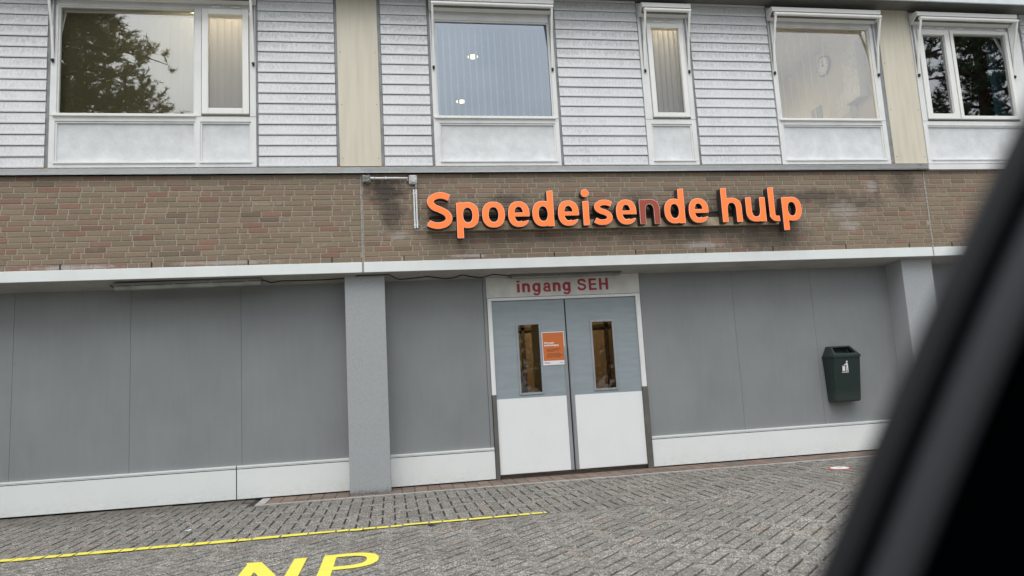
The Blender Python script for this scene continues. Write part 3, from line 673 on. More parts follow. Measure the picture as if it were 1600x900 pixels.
# eave
one('eave_soffit', M['eave'], B, XL, 7.068, -.285, .2, 6.080, 6.12); one('eave_soffit', M['eave'], B, 7.074, XR, -.285, .2, 6.080, 6.12)
m = MB(); m.box(XL, XR, -.31, -.286, 6.062, 6.5); m.build('eave_fascia', M['fascia'], B, bevel=.003)
one('roof', M['dark'], B, XL, XR, -.28, 7.9, 6.2, 6.3); one('side_wall', M['mortar'], B, XL, XL+.2, .7, 7.8, 0, 6.2); one('side_wall', M['mortar'], B, XR-.2, XR, .7, 7.8, 0, 6.2); one('rear_wall', M['mortar'], B, XL, XR, 7.7, 7.9, 0, 6.2)
one('outer_wall_core', M['dark'], B, XL, XR, .10, .2, 2.6, 3.84)

# windows
def frame_rect(m, x0, x1, z0, z1, t_, y0, y1, tb=None, tt=None):
    tb = t_ if tb is None else tb; tt = t_ if tt is None else tt
    m.box(x0, x0+t_, y0, y1, z0, z1); m.box(x1-t_, x1, y0, y1, z0, z1); m.box(x0+t_, x1-t_, y0, y1, z0, z0+tb); m.box(x0+t_, x1-t_, y0, y1, z1-tt, z1)
def window(x0, x1, fixed=None, sashes=(), lows=(), zt=6.06, glassmat='coated', zrail=4.455, ztop=5.785, fixz=None):
    # outer frame, transom, panes
    m = MB()
    m.box(x0, x1, -.008, .08, 3.838, 3.893)                   # bottom rail
    m.box(x0, x1, -.004, .08, 4.388, 4.452)                   # transom
    m.box(x0, x1, .0, .08, ztop, zt)                          # head
    edges = sorted({x0, x1}); xs = [x0]
    posts = []
    for (a, b) in lows: posts.append((a, b))
    cur = x0
    for a, b in lows: m.box(cur, a, -.008, .08, 3.893, 4.388); cur = b
    m.box(cur, x1, -.008, .08, 3.893, 4.388)
    ups = sorted(([fixed] if fixed else [])+[s_[:2] for s_ in sashes]); cur = x0
    for a, b in ups:
        if a-cur > .002: m.box(cur, a, -.008, .08, 4.452, ztop)
        cur = b
    if x1-cur > .002: m.box(cur, x1, -.008, .08, 4.452, ztop)
    w_ = m.build('window', M['frame'], B, bevel=.003)
    for a, b in lows:
        one('spandrel_panel', M['spandrel'], w_, a, b, .022, .04, 3.893, 4.388)
        q = MB(); frame_rect(q, a, b, 3.893, 4.386, .018, .006, .03); q.box(a-.006, b+.006, -.022, .0, 3.884, 3.903); q.build('spandrel_bead', M['frame'], w_, bevel=.002)
    if fixed:
        a, b = fixed
        q = MB(); q.face([(a, .036, 4.452), (b, .036, 4.452), (b, .036, ztop), (a, .036, ztop)]); q.build('pane', M[glassmat], w_)
        q = MB(); frame_rect(q, a, b, 4.452, ztop, .016, .012, .034); q.build('glazing_bead', M['frame'], w_, bevel=.002)
        q = MB(); q.box(a-.035, b+.018, -.03, -.009, 4.443, 4.474); q.build('sill', M['pvc'], w_, bevel=.003)
    for s_ in sashes:
        a, b, gm, t_ = s_
        q = MB(); frame_rect(q, a+.008, b-.008, 4.478, ztop, t_, -.026, .05); q.build('sash', M['pvc'], w_, bevel=.006)
        q = MB(); q.face([(a+.008+t_, .018, 4.478+t_), (b-.008-t_, .018, 4.478+t_), (b-.008-t_, .018, ztop-t_), (a+.008+t_, .018, ztop-t_)]); q.build('pane', M[gm], w_)
        q = MB(); q.tube([(a+.12, -.03, ztop+.02), (a+.22, -.03, ztop+.02)], .008, 6); q.build('hinge', M['pvc'], w_)
        if b-a > .4: q = MB(); q.tube([(b-.20, -.03, ztop+.02), (b-.10, -.03, ztop+.02)], .008, 6); q.build('hinge', M['pvc'], w_)
    return w_
window(-3.70, -1.461, fixed=(-3.632, -2.148), sashes=[(-2.075, -1.53, 'clear', .072)], lows=[(-3.640, -2.142), (-2.086, -1.520)], glassmat='coated_green', ztop=5.79)
window(.630, 2.212, fixed=(.680, 2.155), lows=[(.700, 2.160)], ztop=5.745)
window(3.368, 4.056, sashes=[(3.470, 3.990, 'clear', .062)], lows=[(3.440, 3.995)], ztop=5.77)
window(5.226, 6.832, fixed=(5.290, 6.745), lows=[(5.290, 6.768)], glassmat='clearish', ztop=5.80)
W5 = window(7.404, 9.17, sashes=[(7.485, 8.005, 'darkglass', .078), (8.005, 8.97, 'darkglass', .05)], lows=[(7.465, 9.08)], ztop=5.80)
window(-6.9, -4.95, fixed=(-6.8, -5.05), lows=[(-6.8, -5.05)], ztop=5.79)
# rooms
def room(x0, x1, wall, y1=4.6, zc=6.02):
    m = MB(); m.box(x0, x0+.04, .085, y1, 3.84, zc); m.box(x1-.04, x1, .085, y1, 3.84, zc); m.box(x0, x1, y1, y1+.05, 3.84, zc); m.build('room_wall', wall, B)
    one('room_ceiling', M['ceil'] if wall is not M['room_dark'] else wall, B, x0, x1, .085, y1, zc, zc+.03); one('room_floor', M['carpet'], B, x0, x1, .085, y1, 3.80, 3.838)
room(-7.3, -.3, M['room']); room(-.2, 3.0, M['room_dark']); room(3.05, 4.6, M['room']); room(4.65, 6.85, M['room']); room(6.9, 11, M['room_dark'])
def downlight(x, y, z, r, lab):
    o = empty('ceiling_lamp', (x, y, z)); tag(o, lab, 'lamp', 'round lamps on the office ceiling')
    m = MB(); k = 20; m.prism([(math.cos(2*math.pi*i/k)*r, math.sin(2*math.pi*i/k)*r) for i in range(k)], 'z', -.02, -.004); m.build('lamp_lens', M['lamp'], o)
    m = MB(); m.prism([(math.cos(2*math.pi*i/k)*(r+.02), math.sin(2*math.pi*i/k)*(r+.02)) for i in range(k)], 'z', -.015, .0); m.build('lamp_ring', M['white'], o)
downlight(1.365, 1.55, 6.019, .075, 'round warm ceiling lamp seen higher up in the blue-grey window'); downlight(1.35, 3.25, 6.019, .08, 'round warm ceiling lamp seen lower down in the blue-grey window')
for (x0, x1, y, lab) in ((4.85, 5.6, 2.0, 'tube lamp lighting the room with the wall clock'), (-2.3, -1.3, .55, 'tube lamp behind the cream blinds of the wide window'), (3.5, 4.0, .34, 'added lamp, itself unseen, brightening the striped blind of the narrow window')):  # the narrow window's lamp is added, hidden above the glass, to brighten its blind
    o = empty('office_lamp', ((x0+x1)/2, y, 5.72 if x0 > 4.5 else 6.0)); tag(o, lab, 'lamp')
    one('lamp_tube', M['tube'] if x0 < 4.5 else M['tube2'], o, -(x1-x0)/2, (x1-x0)/2, -.06, .06, -.03, -.005); one('lamp_housing', M['white'], o, -(x1-x0)/2-.03, (x1-x0)/2+.03, -.08, .08, -.004, .018)
# vertical blinds
def blind(x0, x1, z0, z1, y, pitch, width, ang, mat, lab, gather=None, rail=True):
    o = empty('vertical_blind', ((x0+x1)/2, y, z1)); tag(o, lab, 'blind', 'vertical blinds in the upper windows')
    cx = (x0+x1)/2; m = MB(); x = x0; i = 0
    while x <= x1:
        a = R_(ang+rnd.uniform(-3, 3)); dx, dy = math.cos(a)*width/2, math.sin(a)*width/2; n = 5; pr_ = []
        for k in range(n):
            s_ = -1+2*k/(n-1); bow = .006*(1-s_*s_); pr_.append((x-cx+dx*s_-math.sin(a)*bow, dy*s_+math.cos(a)*bow))
        for p, q in zip(pr_[:-1], pr_[1:]): m.face([(p[0], p[1], z0-z1), (q[0], q[1], z0-z1), (q[0], q[1], -.03), (p[0], p[1], -.03)])
        x += pitch; i += 1
    m.build('blind_slats', mat, o)
    one('headrail', M['white'], o, x0-cx-.03, x1-cx+.03, -.02, .02, -.03, .01)
    return o
blind(-3.60, -2.15, 4.42, 5.80, .16, .0835, .089, 8, M['blind'], 'closed vertical blind behind the wide pane that mirrors the pine')
blind(-2.06, -1.50, 4.42, 5.80, .16, .0835, .089, 6, M['blind'], 'cream vertical blind lit warm behind the narrow sash beside the wide window')
blind(.72, 2.14, 4.42, 5.78, .17, .0835, .089, 66, M['blind_blue'], 'half open vertical blind behind the blue-grey pane above the letter S')
blind(3.50, 3.98, 4.42, 5.80, .12, .073, .089, 24, M['blind'], 'closed striped vertical blind in the narrow single window')
blind(5.36, 6.2, 4.42, 5.83, .17, .11, .06, 62, M['blind'], 'open vertical blind in the window with the wall clock behind')
# things in the clock room
ck = empty('wall_clock', (6.805, 1.145, 5.77)); tag(ck, 'round grey wall clock inside the room behind the fourth window', 'clock')
m = MB(); k = 24; m.prism([(math.cos(2*math.pi*i/k)*.16, math.sin(2*math.pi*i/k)*.16) for i in range(k)], 'x', -.03, 0); m.build('clock_rim', M['joint'], ck)
m = MB(); m.prism([(math.cos(2*math.pi*i/k)*.135, math.sin(2*math.pi*i/k)*.135) for i in range(k)], 'x', -.034, -.0305); m.build('clock_face', M['paper'], ck)
m = MB(); m.box(-.038, -.035, -.006, .006, -.01, .09); m.box(-.038, -.035, -.07, .01, -.006, .006)
for i in range(12): a = i*math.pi/6; m.box(-.037, -.035, math.cos(a)*.11-.006, math.cos(a)*.11+.006, math.sin(a)*.11-.006, math.sin(a)*.11+.006)
m.build('clock_hands', M['black'], ck)
def pinned(x, y0, y1, z0, z1, mat, lab): tag(one('pinned_sheet', mat, None, x-.006, x, y0, y1, z0, z1), lab, 'paper')
pinned(6.808, 1.34, 1.62, 5.0, 5.23, M['joint'], 'grey sheet pinned low on the wall below the clock')
pinned(6.808, .66, .96, 4.84, 5.2, M['boxwhite'], 'pale sheet of pictures pinned right of the grey sheet behind the fourth window')
pinned(6.808, .50, .64, 4.72, 5.38, M['joint'], 'tall grey sheet pinned nearest the glass behind the fourth window')
cb = empty('wall_cupboard', (6.69, .40, 5.3)); tag(cb, 'pale cupboard on the wall nearest the glass behind the fourth window', 'cupboard')
one('cupboard_body', M['room'], cb, -.0, .11, -.18, .18, -.4, .42, bevel=.004); one('cupboard_door', M['boxwhite'], cb, -.012, -.001, -.17, .17, -.39, .41, bevel=.003)
# blue curtain
m = MB(); pts = [(8.84+i*.02, .26+.025*math.sin(i*1.1)) for i in range(20)]
for p, q in zip(pts[:-1], pts[1:]): m.face([(p[0], p[1], 4.1), (q[0], q[1], 4.1), (q[0], q[1], 5.75), (p[0], p[1], 5.75)])
tag(m.build('curtain', M['curtain'], smooth=True), 'blue curtain hanging at the side of the dark right-hand window', 'curtain')

# awnings over the upper windows
def awning(x0, x1, lab, ztop=5.985):
    o = empty('window_awning', ((x0+x1)/2, 0, ztop)); tag(o, lab, 'awning', 'folding drop-arm awnings over the upper windows'); w2 = (x1-x0)/2
    m = MB(); m.prism([(-.012, .005), (-.155, -.005), (-.172, -.015), (-.172, -.070), (-.166, -.074), (-.163, -.02), (-.03, -.12), (-.012, -.135)], 'x', -w2, w2); m.build('cassette', M['pvc'], o, bevel=.002)
    for s in (-1, 1):
        m = MB(); m.prism([(-.012, .006), (-.155, -.004), (-.174, -.014), (-.174, -.06), (-.11, -.10), (-.06, -.13), (-.012, -.14)], 'x', s*w2-.006, s*w2+.006); m.build('end_cap', M['frame'], o, bevel=.002)
    m = MB(); m.prism([(-.187+.0235*math.cos(t_*math.pi/6), -.122+.0235*math.sin(t_*math.pi/6)) for t_ in range(12)], 'x', -w2+.012, w2-.012); m.build('front_bar', M['pvc'], o, smooth=False)
    m = MB(); m.tube([(-w2+.03, -.09, -.085), (w2-.03, -.09, -.085)], .035, 12); m.build('fabric_roll', M['jamb'], o, smooth=False)
    for s in (-1, 1):
        xx = s*(w2-.028)
        arm = MB(); arm.prism([(-.185, -.115), (-.208, -.115), (-.085, -.50), (-.03, -.865), (-.008, -.865), (-.055, -.50)], 'x', xx-.013, xx+.013); a_ = arm.build('arm', M['pvc'], o, bevel=.003)
        m = MB(); m.box(xx-.012, xx+.012, -.032, -.006, -.905, -.868); m.box(xx-.016, xx+.004, -.045, -.02, -.89, -.872); m.build('arm_pivot', M['black'], a_)
        m = MB(); m.box(xx-.012, xx+.012, -.014, -.006, -.88, -.13); m.build('arm_guide', M['joint'], a_)
    return o
awning(.632, 2.20, 'white folding awning over the blue-grey window above the letter S')
awning(3.385, 4.052, 'short white folding awning over the narrow single window', 5.99)
awning(5.218, 6.832, 'white folding awning over the window showing a wall clock', 5.992)
awning(7.405, 9.005, 'white folding awning over the dark window at the right', 5.998)
awning(-3.70, -1.455, 'widest white folding awning over the window that mirrors the pine', 5.985)

# ------------------------------------------------------------ fittings on the wall
def jbox(x0, x1, z0, z1, mat, lab, rnd_lid=True):
    o = empty('junction_box', ((x0+x1)/2, 0, (z0+z1)/2)); tag(o, lab, 'junction box'); w2, h2 = (x1-x0)/2, (z1-z0)/2
    one('box_body', mat, o, -w2, w2, -.05, .0, -h2, h2, bevel=.012)
    m = MB(); k = 16; m.prism([(math.cos(2*math.pi*i/k)*w2*.8, math.sin(2*math.pi*i/k)*w2*.8) for i in range(k)], 'y', -.058, -.045); m.build('box_lid', mat, o, bevel=.003)
    m = MB(); sphere_mb((w2-.014, -.05, -h2+.014), .006, m, 6, 4); sphere_mb((-w2+.014, -.05, h2-.014), .006, m, 6, 4); sphere_mb((w2-.014, -.05, h2-.014), .006, m, 6, 4); m.build('box_screw', M['joint'], o)
jbox(-.255, -.155, 3.622, 3.722, M['boxgrey'], 'mossy grey junction box at the top of the brick joint')
jbox(.300, .398, 3.604, 3.716, M['boxwhite'], 'clean pale junction box above the two white conduits')
m = MB(); m.tube([(-.155, -.03, 3.685), (-.11, -.03, 3.685)], .014); m.tube([(-.105, -.03, 3.685), (.19, -.03, 3.684)], .011, 10); m.tube([(.19, -.03, 3.684), (.285, -.03, 3.683)], .009, 8); m.box(.02, .035, -.045, 0, 3.67, 3.70)
tag(m.build('conduit', M['conduit']), 'thin white conduit running level between the two junction boxes', 'conduit')
for dx, lab in ((.352, 'left of the two upright white conduits beside the letter S'), (.381, 'right of the two upright white conduits beside the letter S')):
    m = MB(); m.tube([(dx, -.03, 3.54), (dx, -.03, 3.062)], .0105, 10); m.box(dx-.014, dx+.014, -.02, 0, 3.49, 3.505); m.box(dx-.014, dx+.014, -.02, 0, 3.1, 3.115)
    tag(m.build('conduit', M['conduit']), lab, 'conduit')
m = MB(); m.tube([(.352, -.03, 3.062), (.36, -.03, 3.04), (.385, -.03, 3.03), (.43, -.035, 3.055), (.49, -.03, 3.075)], .006); m.tube([(.382, -.03, 3.604), (.382, -.03, 3.57), (.381, -.03, 3.54)], [.014, .014, .006])
m.tube([(.295, -.03, 3.655), (.262, -.03, 3.64), (.25, -.03, 3.60), (.28, -.03, 3.572), (.335, -.03, 3.565), (.365, -.03, 3.56)], .004)
sphere_mb((.285, -.03, 3.655), .014, m, 8, 6)
tag(m.build('supply_cable', M['joint']), 'thin grey cable looping from the pale box down to the sign', 'cable')
# soffit lights
def tube_light(x0, x1, z0, z1, y, lab, h=.05):
    o = empty('strip_light', ((x0+x1)/2, y, (z0+z1)/2)); tag(o, lab, 'strip light'); L2 = (x1-x0)/2
    m = MB(); m.prism([(-.045, .0), (-.05, -.012), (-.04, -h), (.04, -h), (.05, -.012), (.045, .0)], 'x', -L2, L2); m.build('diffuser', M['diffuser'], o, bevel=.01)
    m = MB(); m.prism([(-.06, .03), (-.06, .0), (.06, .0), (.06, .03)], 'x', -L2-.01, L2+.01); m.build('housing', M['eave'], o, bevel=.004)
    m = MB()
    for k in (-.75, -.2, .3, .8): m.box(k*L2-.012, k*L2+.012, -.056, -.045, -.02, .008)
    m.build('clip', M['joint'], o)
    o.rotation_euler.y = -math.atan2(z1-z0, x1-x0); return o
tube_light(-3.02, -1.44, 2.492, 2.506, .13, 'grey strip light under the soffit above the long panel wall')
tube_light(1.54, 2.97, 2.496, 2.506, .33, 'slim strip light under the soffit right above the entrance lettering', .03)
cp = [(-1.44, .16), (-1.36, .30), (-1.231, .236), (-.938, .246), (-.715, .241), (-.45, .20), (-.339, .10), (.026, .10), (.10, .264), (.159, .34), (.30, .30), (.49, .229), (.60, .30), (.72, .37), (.82, .33), (.913, .21), (1.03, .30), (1.155, .38), (1.299, .232), (1.562, .33)]
m = MB(); m.tube([(x, y, 2.549-.112*y-.008) for x, y in cp], .0065, 6); m.tube([(-3.03, .13, 2.50), (-3.09, .16, 2.515), (-3.10, .22, 2.505), (-3.03, .26, 2.50), (-2.95, .22, 2.50)], .005, 6)
tag(m.build('loose_cable', M['black']), 'loose black cable sagging along the soffit from the strip light to the entrance', 'cable')
# weed behind the sign
wd = empty('weed', (4.55, -.01, 3.2)); tag(wd, 'small green weed growing out of the bricks behind the letters h and u', 'plant')
m = MB(); m.tube([(0, 0, -.12), (.0, -.03, -.03), (-.02, -.05, .06), (-.03, -.045, .15), (.0, -.05, .19)], .004, 5); m.tube([(0, -.03, -.03), (.04, -.05, .03), (.05, -.05, .09)], .003, 5); m.build('stem', M['leafy'], wd)
m = MB()
for k in range(34):
    c = Vector((rnd.uniform(-.06, .05), rnd.uniform(-.09, -.02), rnd.uniform(-.08, .2))); d1 = Vector((rnd.gauss(0, 1), rnd.gauss(0, .4), rnd.gauss(0, 1))).normalized()*rnd.uniform(.012, .022); d2 = Vector((rnd.gauss(0, 1), rnd.gauss(0, .3), rnd.gauss(0, 1))).normalized()*.009
    m.face([c-d1, c-d2, c+d1, c+d2])
m.build('leaves', M['leafy'], wd)
# litter bin
bn = empty('litter_bin', (5.975, .445, .66)); tag(bn, 'dark green plastic litter bin with a hooded opening fixed to the grey wall', 'litter bin')
def hexa(m, f0, f1, mi=0):   # loft between rings
    n = len(m.v); k = len(f0); m.v += f0+f1
    for i in range(k): m.f.append((n+i, n+(i+1) % k, n+k+(i+1) % k, n+k+i)); m.m.append(mi); m.c.append(None)
def ringp(x0, x1, yb, yf, z, ch): return [(x0, yb, z), (x0, yf+ch, z), (x0+ch*.35, yf, z), (x1-ch*.35, yf, z), (x1, yf+ch, z), (x1, yb, z)]
m = MB(); rb = ringp(-.195, .195, 0, -.165, .035, .04); r1 = ringp(-.212, .208, 0, -.235, .60, .05); r2 = ringp(-.221, .216, 0, -.248, .603, .05); r3 = ringp(-.219, .214, 0, -.248, .63, .05)
r00 = ringp(-.18, .18, 0, -.15, .015, .04)
hexa(m, r00, rb); hexa(m, rb, r1); hexa(m, r1, r2); hexa(m, r2, r3); m.face(r00[::-1]); body = m.build('bin_body', M['bin'], bn, bevel=.006)
# hood: sloping front with a rectangular mouth
m = MB(); A = [(-.19, -.24, .63), (.195, -.24, .63), (.145, -.105, .755), (-.145, -.105, .755)]
def lerp(a, b, t_): return tuple(a[i]+(b[i]-a[i])*t_ for i in range(3))
def uv(u, v): return lerp(lerp(A[0], A[1], u), lerp(A[3], A[2], u), v)
us, vs = (0, .09, .91, 1), (0, .2, .86, 1)
for i in range(3):
    for j in range(3):
        if i == 1 and j == 1: continue
        m.face([uv(us[i], vs[j]), uv(us[i+1], vs[j]), uv(us[i+1], vs[j+1]), uv(us[i], vs[j+1])])
for (p, q) in (((us[1], vs[1]), (us[2], vs[1])), ((us[2], vs[1]), (us[2], vs[2])), ((us[2], vs[2]), (us[1], vs[2])), ((us[1], vs[2]), (us[1], vs[1]))):
    a, b = uv(*p), uv(*q); m.face([a, b, (b[0], b[1]+.03, b[2]-.03), (a[0], a[1]+.03, a[2]-.03)])
m.face([(-.207, 0, .63), (-.207, -.195, .63), (-.19, -.24, .63), (-.145, -.105, .755), (-.145, 0, .755)]); m.face([(.212, 0, .63), (.145, 0, .755), (.145, -.105, .755), (.195, -.24, .63), (.212, -.195, .63)])
m.face([(-.145, -.105, .755), (.145, -.105, .755), (.145, 0, .755), (-.145, 0, .755)]); m.build('hood', M['bin'], bn)
one('liner', M['dark'], bn, -.15, .15, -.12, -.01, .10, .60)
# tidyman pictogram, white print: figure, basket and bar
m = MB(); px, pz, yy = -.085, .40, -.206
def lg(x0, x1, z0, z1): 
    ys = [-.165-.07*((pz+z-.035)/.565)-.0035 for z in (z0, z1)]; m.face([(px+x0, ys[0], pz+z0), (px+x1, ys[0], pz+z0), (px+x1, ys[1], pz+z1), (px+x0, ys[1], pz+z1)])
def lgp(pts): m.face([(px+x, -.165-.07*((pz+z-.035)/.565)-.0035, pz+z) for x, z in pts])
lg(-.0, .10, .0, .009)
lgp([(.012, .02), (.048, .02), (.052, .078), (.008, .078)]); lgp([(.004, .082), (.056, .082), (.056, .088), (.004, .088)])
lgp([(.062, .018), (.074, .018), (.078, .06), (.094, .06), (.09, .115), (.072, .125), (.05, .112), (.03, .098), (.034, .092), (.058, .102), (.070, .10)])
lgp([(.084, .018), (.096, .018), (.094, .062), (.08, .062)]); lgp([(.078+.013*math.cos(i*math.pi/5), .140+.013*math.sin(i*math.pi/5)) for i in range(10)])
m.build('pictogram', M['white'], bn)
# poster
ps = empty('poster', (2.056, .43, 1.575)); tag(ps, 'orange paper notice taped to the left door leaf', 'notice')
one('sheet', M['paper'], ps, -.146, .146, .0045, .0065, -.21, .21); one('print', M['poster'], ps, -.137, .137, .0035, .0055, -.155, .201)
text_obj('Dit is geen\npatiënteningang', 'headline', .030, M['white'], ps, (-.122, .003, .062), bold=.0012, half=.0004)
m = MB(); zz_ = 0.0
for k, wd_ in enumerate((.18, .15, .09, 0, .16, .19, .18, .15)):
    if wd_: 
        x = -.09
        while x < -.09+wd_: l_ = rnd.uniform(.008, .026); m.box(x, x+l_, .0028, .0034, -.012-k*.0145, -.005-k*.0145); x += l_+.005
m.build('small_print', M['ink'], ps)
m = MB(); m.box(-.125, -.108, .0032, .0045, -.185, -.174); m.box(-.104, -.06, .0032, .0045, -.180, -.176); m.box(-.104, -.05, .0032, .0045, -.189, -.186); m.box(.07, .12, .0032, .0045, -.184, -.180); m.build('footer_mark', M['ink'], ps)
# round ground marker
mk = empty('ground_marker', (4.97, -.90, 0)); tag(mk, 'round white ground marker with a red ring lying in the pavers', 'marker')
k = 28; m = MB(); m.prism([(math.cos(2*math.pi*i/k)*.125, math.sin(2*math.pi*i/k)*.125) for i in range(k)], 'z', -.01, .006); m.build('marker_ring', plain('marker_red', (.5, .09, .06), .5), mk)
m = MB(); m.prism([(math.cos(2*math.pi*i/k)*.098, math.sin(2*math.pi*i/k)*.098) for i in range(k)], 'z', .0062, .009); m.build('marker_disc', M['white'], mk)
m = MB(); m.box(-.03, .03, -.008, .008, .0092, .0102); m.build('marker_print', M['ink'], mk)
sc_ = MB(); sc_.face([(0, 0, .004), (.05, .008, .006), (.045, .028, .012), (.004, .02, .005)]); sp_ = sc_.build('paper_scrap', M['paper']); sp_.location = (-1.87, -1.42, 0); tag(sp_, 'tiny white paper scrap lying on the pavers', 'litter')
m = MB()
for k in range(150):
    x = rnd.choice((rnd.uniform(-5, 5.5), rnd.gauss(.88, .05), rnd.gauss(-.7, .5), rnd.gauss(-1.6, .2))); y = .405-abs(rnd.gauss(0, .012)); q = rnd.uniform(.005, .016); a_ = rnd.uniform(0, 3.1); z_ = rnd.uniform(.003, .014)
    if y > .1 and (-.52 < x < -.01): y = .112
    ca_, sa_ = math.cos(a_)*q, math.sin(a_)*q; m.face([(x-ca_, y-sa_, z_), (x+sa_*.5, y-ca_*.5, z_+.003), (x+ca_, y+sa_, z_+.004), (x-sa_*.5, y+ca_*.5, z_)])
tag(m.build('leaf_litter', plain('dead_leaf', (.09, .055, .03), .9, var=.3)), 'dead leaf crumbs blown against the wall base', 'leaf litter', kind='stuff')
# painted letters N P in the parking bay
def poly_obj(name, polys, mat):
    m = MB()
    for p in polys: m.face([(x, y, .0048) for x, y in p])
    return m.build(name, mat)
def road_letter(fn, x0, y0, w0, h0, lab):
    lp_ = [simplify(l_, .002) for l_ in contours(fn, -.02, w0+.03, -.02, h0+.03, .012)]
    o = shape_mesh(lp_, .0006, 'road_letter', M['paint'], None, (x0, y0, .0048), rot=(0, 0, 0)); return tag(o, kind='structure')
HN = .92
def fN(X, Z):
    a = rect(X, Z, 0, .088, 0, HN); b = rect(X, Z, .312, .40, 0, HN)
    q = .050+(.35-.050)*(HN-.045-Z)/(HN-.09); d = np.maximum(np.abs(X-q)-.052, np.maximum(-Z, Z-HN)); return np.minimum(np.minimum(a, b), d)
def fP(X, Z):
    a = rect(X, Z, 0, .088, 0, HN); zc = HN-.235
    o_ = np.minimum(ell(X, Z, .16, zc, .225, .235, 2.4), rect(X, Z, 0, .16, zc-.235, HN)); i_ = np.minimum(ell(X, Z, .16, zc, .145, .145, 2.4), rect(X, Z, .088, .16, zc-.145, zc+.145)); return np.minimum(a, np.maximum(np.maximum(o_, -i_), -X))
road_letter(fN, -1.025, -3.04-HN, .4, HN, ''); road_letter(fP, -.505, -3.03-HN, .4, HN, '')

# ------------------------------------------------------------ pines behind the camera (mirrored in the glass)
def pine(x, y, h, lab, seed, crown=(6.5, 14.5), reach=4.2, thin=1.0):
    r = random.Random(seed); o = empty('pine_tree', (x, y, 0)); tag(o, lab, 'tree', 'pines across the car park')
    tr = MB(); tr.tube([(0, 0, -.1), (.1, 0, h*.3), (-.1, .1, h*.6), (.05, 0, h*.85), (0, 0, h)], [.32, .27, .2, .11, .03], 10); lf = MB()
    nb = int(84*thin)
    for i in range(nb):
        z = crown[0]+(crown[1]-crown[0])*(i+.5)/nb+r.uniform(-.3, .3); z = min(z, h-.2); f = 1-max(0, (z-crown[0])/(h+.6-crown[0]))**1.5
        R0 = reach*f*r.uniform(.65, 1.1)+.5; a = i*2.4+r.uniform(-.4, .4); d = Vector((math.cos(a), math.sin(a), 0)); p0 = Vector((0, 0, z)); pts = []
        for k in range(6): t_ = k/5; pts.append(p0+d*R0*t_+Vector((0, 0, -.25*R0*t_*t_+.35*t_+r.uniform(-.06, .06))))
        tr.tube(pts, [.07, .055, .045, .035, .025, .012], 5)
        for k in range(1, 6):
            for s in range(5):
                side = Vector((-d.y, d.x, 0))*r.uniform(-1, 1)*R0*.30*(1.1-k/7); base = pts[k]-(pts[k]-pts[k-1])*r.random(); c = base+side+Vector((0, 0, r.uniform(-.05, .3)))
                v = r.uniform(.55, 1.25)*(1 if r.random() < .85 else 1.6); colr = (.030*v, .048*v, .018*v) if r.random() < .85 else (.075*v, .06*v, .022*v)
                for b in range(3):
                    ax = (side*.5+d*r.uniform(.1, .5)+Vector((r.gauss(0, .25), r.gauss(0, .25), r.uniform(.1, .5)))).normalized(); tip = c+ax*r.uniform(.15, .5)
                    for q in range(26):
                        nd = (ax*.8+Vector((r.gauss(0, .6), r.gauss(0, .6), r.gauss(0, .6)))).normalized()*r.uniform(.12, .2); st = c+(tip-c)*r.random(); wv = nd.cross(Vector((r.gauss(0, 1), r.gauss(0, 1), r.gauss(0, 1)))).normalized()*.014
                        lf.face([st-wv, st+wv, st+nd], 0, colr)
    tr.build('trunk', M['bark'], o, smooth=True); lf.build('crown', M['needle'], o)
pine(-10.2, -14, 16.5, 'tall dark pine mirrored in the wide window', 3, reach=4.9, thin=1.7)
pine(22.2, -14, 17, 'tall pine mirrored in the dark window at the right', 9, reach=4.2, thin=.62)

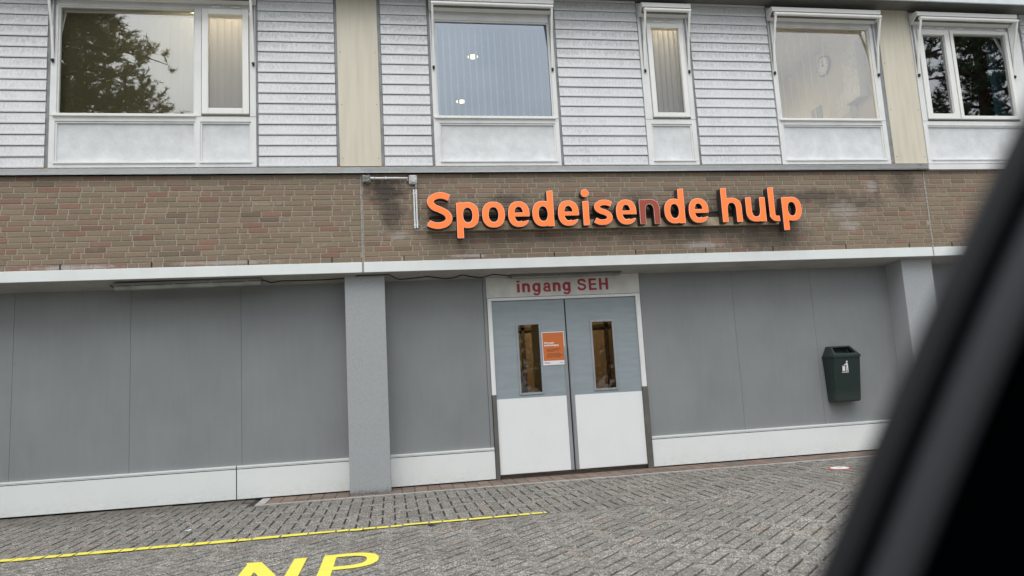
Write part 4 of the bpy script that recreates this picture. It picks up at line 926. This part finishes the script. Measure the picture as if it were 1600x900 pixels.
m = MB(); r_ = random.Random(5)
for k in range(30000):
    x = r_.uniform(-60, 60); hgt = 7.5+1.6*math.sin(x*.35)+1.1*math.sin(x*.9+1)+.6*math.sin(x*2.3); z = hgt*math.sqrt(r_.random()); y = -38+r_.uniform(-2.5, 2.5)-(.3*z)
    a = Vector((r_.gauss(0, 1), r_.gauss(0, 1), r_.gauss(0, 1))).normalized()*r_.uniform(.2, .5); b = a.cross(Vector((r_.gauss(0, 1), r_.gauss(0, 1), r_.gauss(0, 1)))).normalized()*r_.uniform(.15, .35); v = r_.uniform(.6, 1.5)
    c = Vector((x, y, z)); m.face([c-a, c-b, c+a, c+b], 0, (.04*v, .055*v, .025*v))
tag(m.build('light_blocking_wood', M['needle']), 'unseen dark tree belt added to cut the light from the horizon', 'trees', kind='stuff')  # added out of view to darken low sky light and door reflections
# ------------------------------------------------------------ car door and pillar beside the camera, out of focus
def unproj(u, v, d):
    q = F*1134.64+RR*(u-800)+UU*(450-v); return CAM+q/1134.64*d
car = empty('car', tuple(CAM+Vector((.3, .1, -1.1)))); tag(car, 'black car window pillar and rubber seal close by, blurred at the right edge', 'car')
DP = .30
path = [(1200, 1060), (1280, 900), (1364, 700), (1450, 500), (1543, 300), (1635, 110), (1720, -60)]
base_pts = [unproj(u, v, DP) for u, v in path]
cm = [Vector(tuple(p)) for p in catmull([tuple(p) for p in base_pts], 6)]
def rail(name, prof, mat):
    # prof: offsets (s: to the right of the path in the pillar plane, h: toward the viewer), in metres
    m = MB(); n = len(prof); tw = (CAM-cm[len(cm)//2]).normalized()
    for i, p in enumerate(cm):
        d = (cm[min(i+1, len(cm)-1)]-cm[max(i-1, 0)]).normalized(); nrm = (CAM-p).normalized(); nrm = (nrm-d*nrm.dot(d)).normalized(); sd_ = nrm.cross(d)*-1
        if sd_.dot(RR) < 0: sd_ = -sd_
        for s_, h_ in prof: m.v.append(tuple(p+sd_*s_+nrm*h_))
    for i in range(len(cm)-1):
        for k in range(n):
            k2 = (k+1) % n; m.f.append((i*n+k, i*n+k2, (i+1)*n+k2, (i+1)*n+k)); m.m.append(0); m.c.append(None)
    o = m.build(name, mat, None, smooth=False); at(o, car); return o
def halfround(s0, s1, h, base=-.02, k=8): return [(s0, base)]+[((s0+s1)/2-(s1-s0)/2*math.cos(math.pi*i/k), h*math.sin(math.pi*i/k)) for i in range(k+1)]+[(s1, base)]
rail('door_seal', halfround(-.0015, .0105, .004), M['rubber'])
rail('seal_channel', [(.0105, -.02), (.0105, -.008), (.016, -.008), (.016, -.02)], M['carblack'])
rail('pillar_trim', halfround(.016, .031, .0045), M['trim'])
rail('door_frame', [(.031, -.02), (.031, -.006), (.045, .002), (.16, .0), (.16, -.02)], M['carblack'])
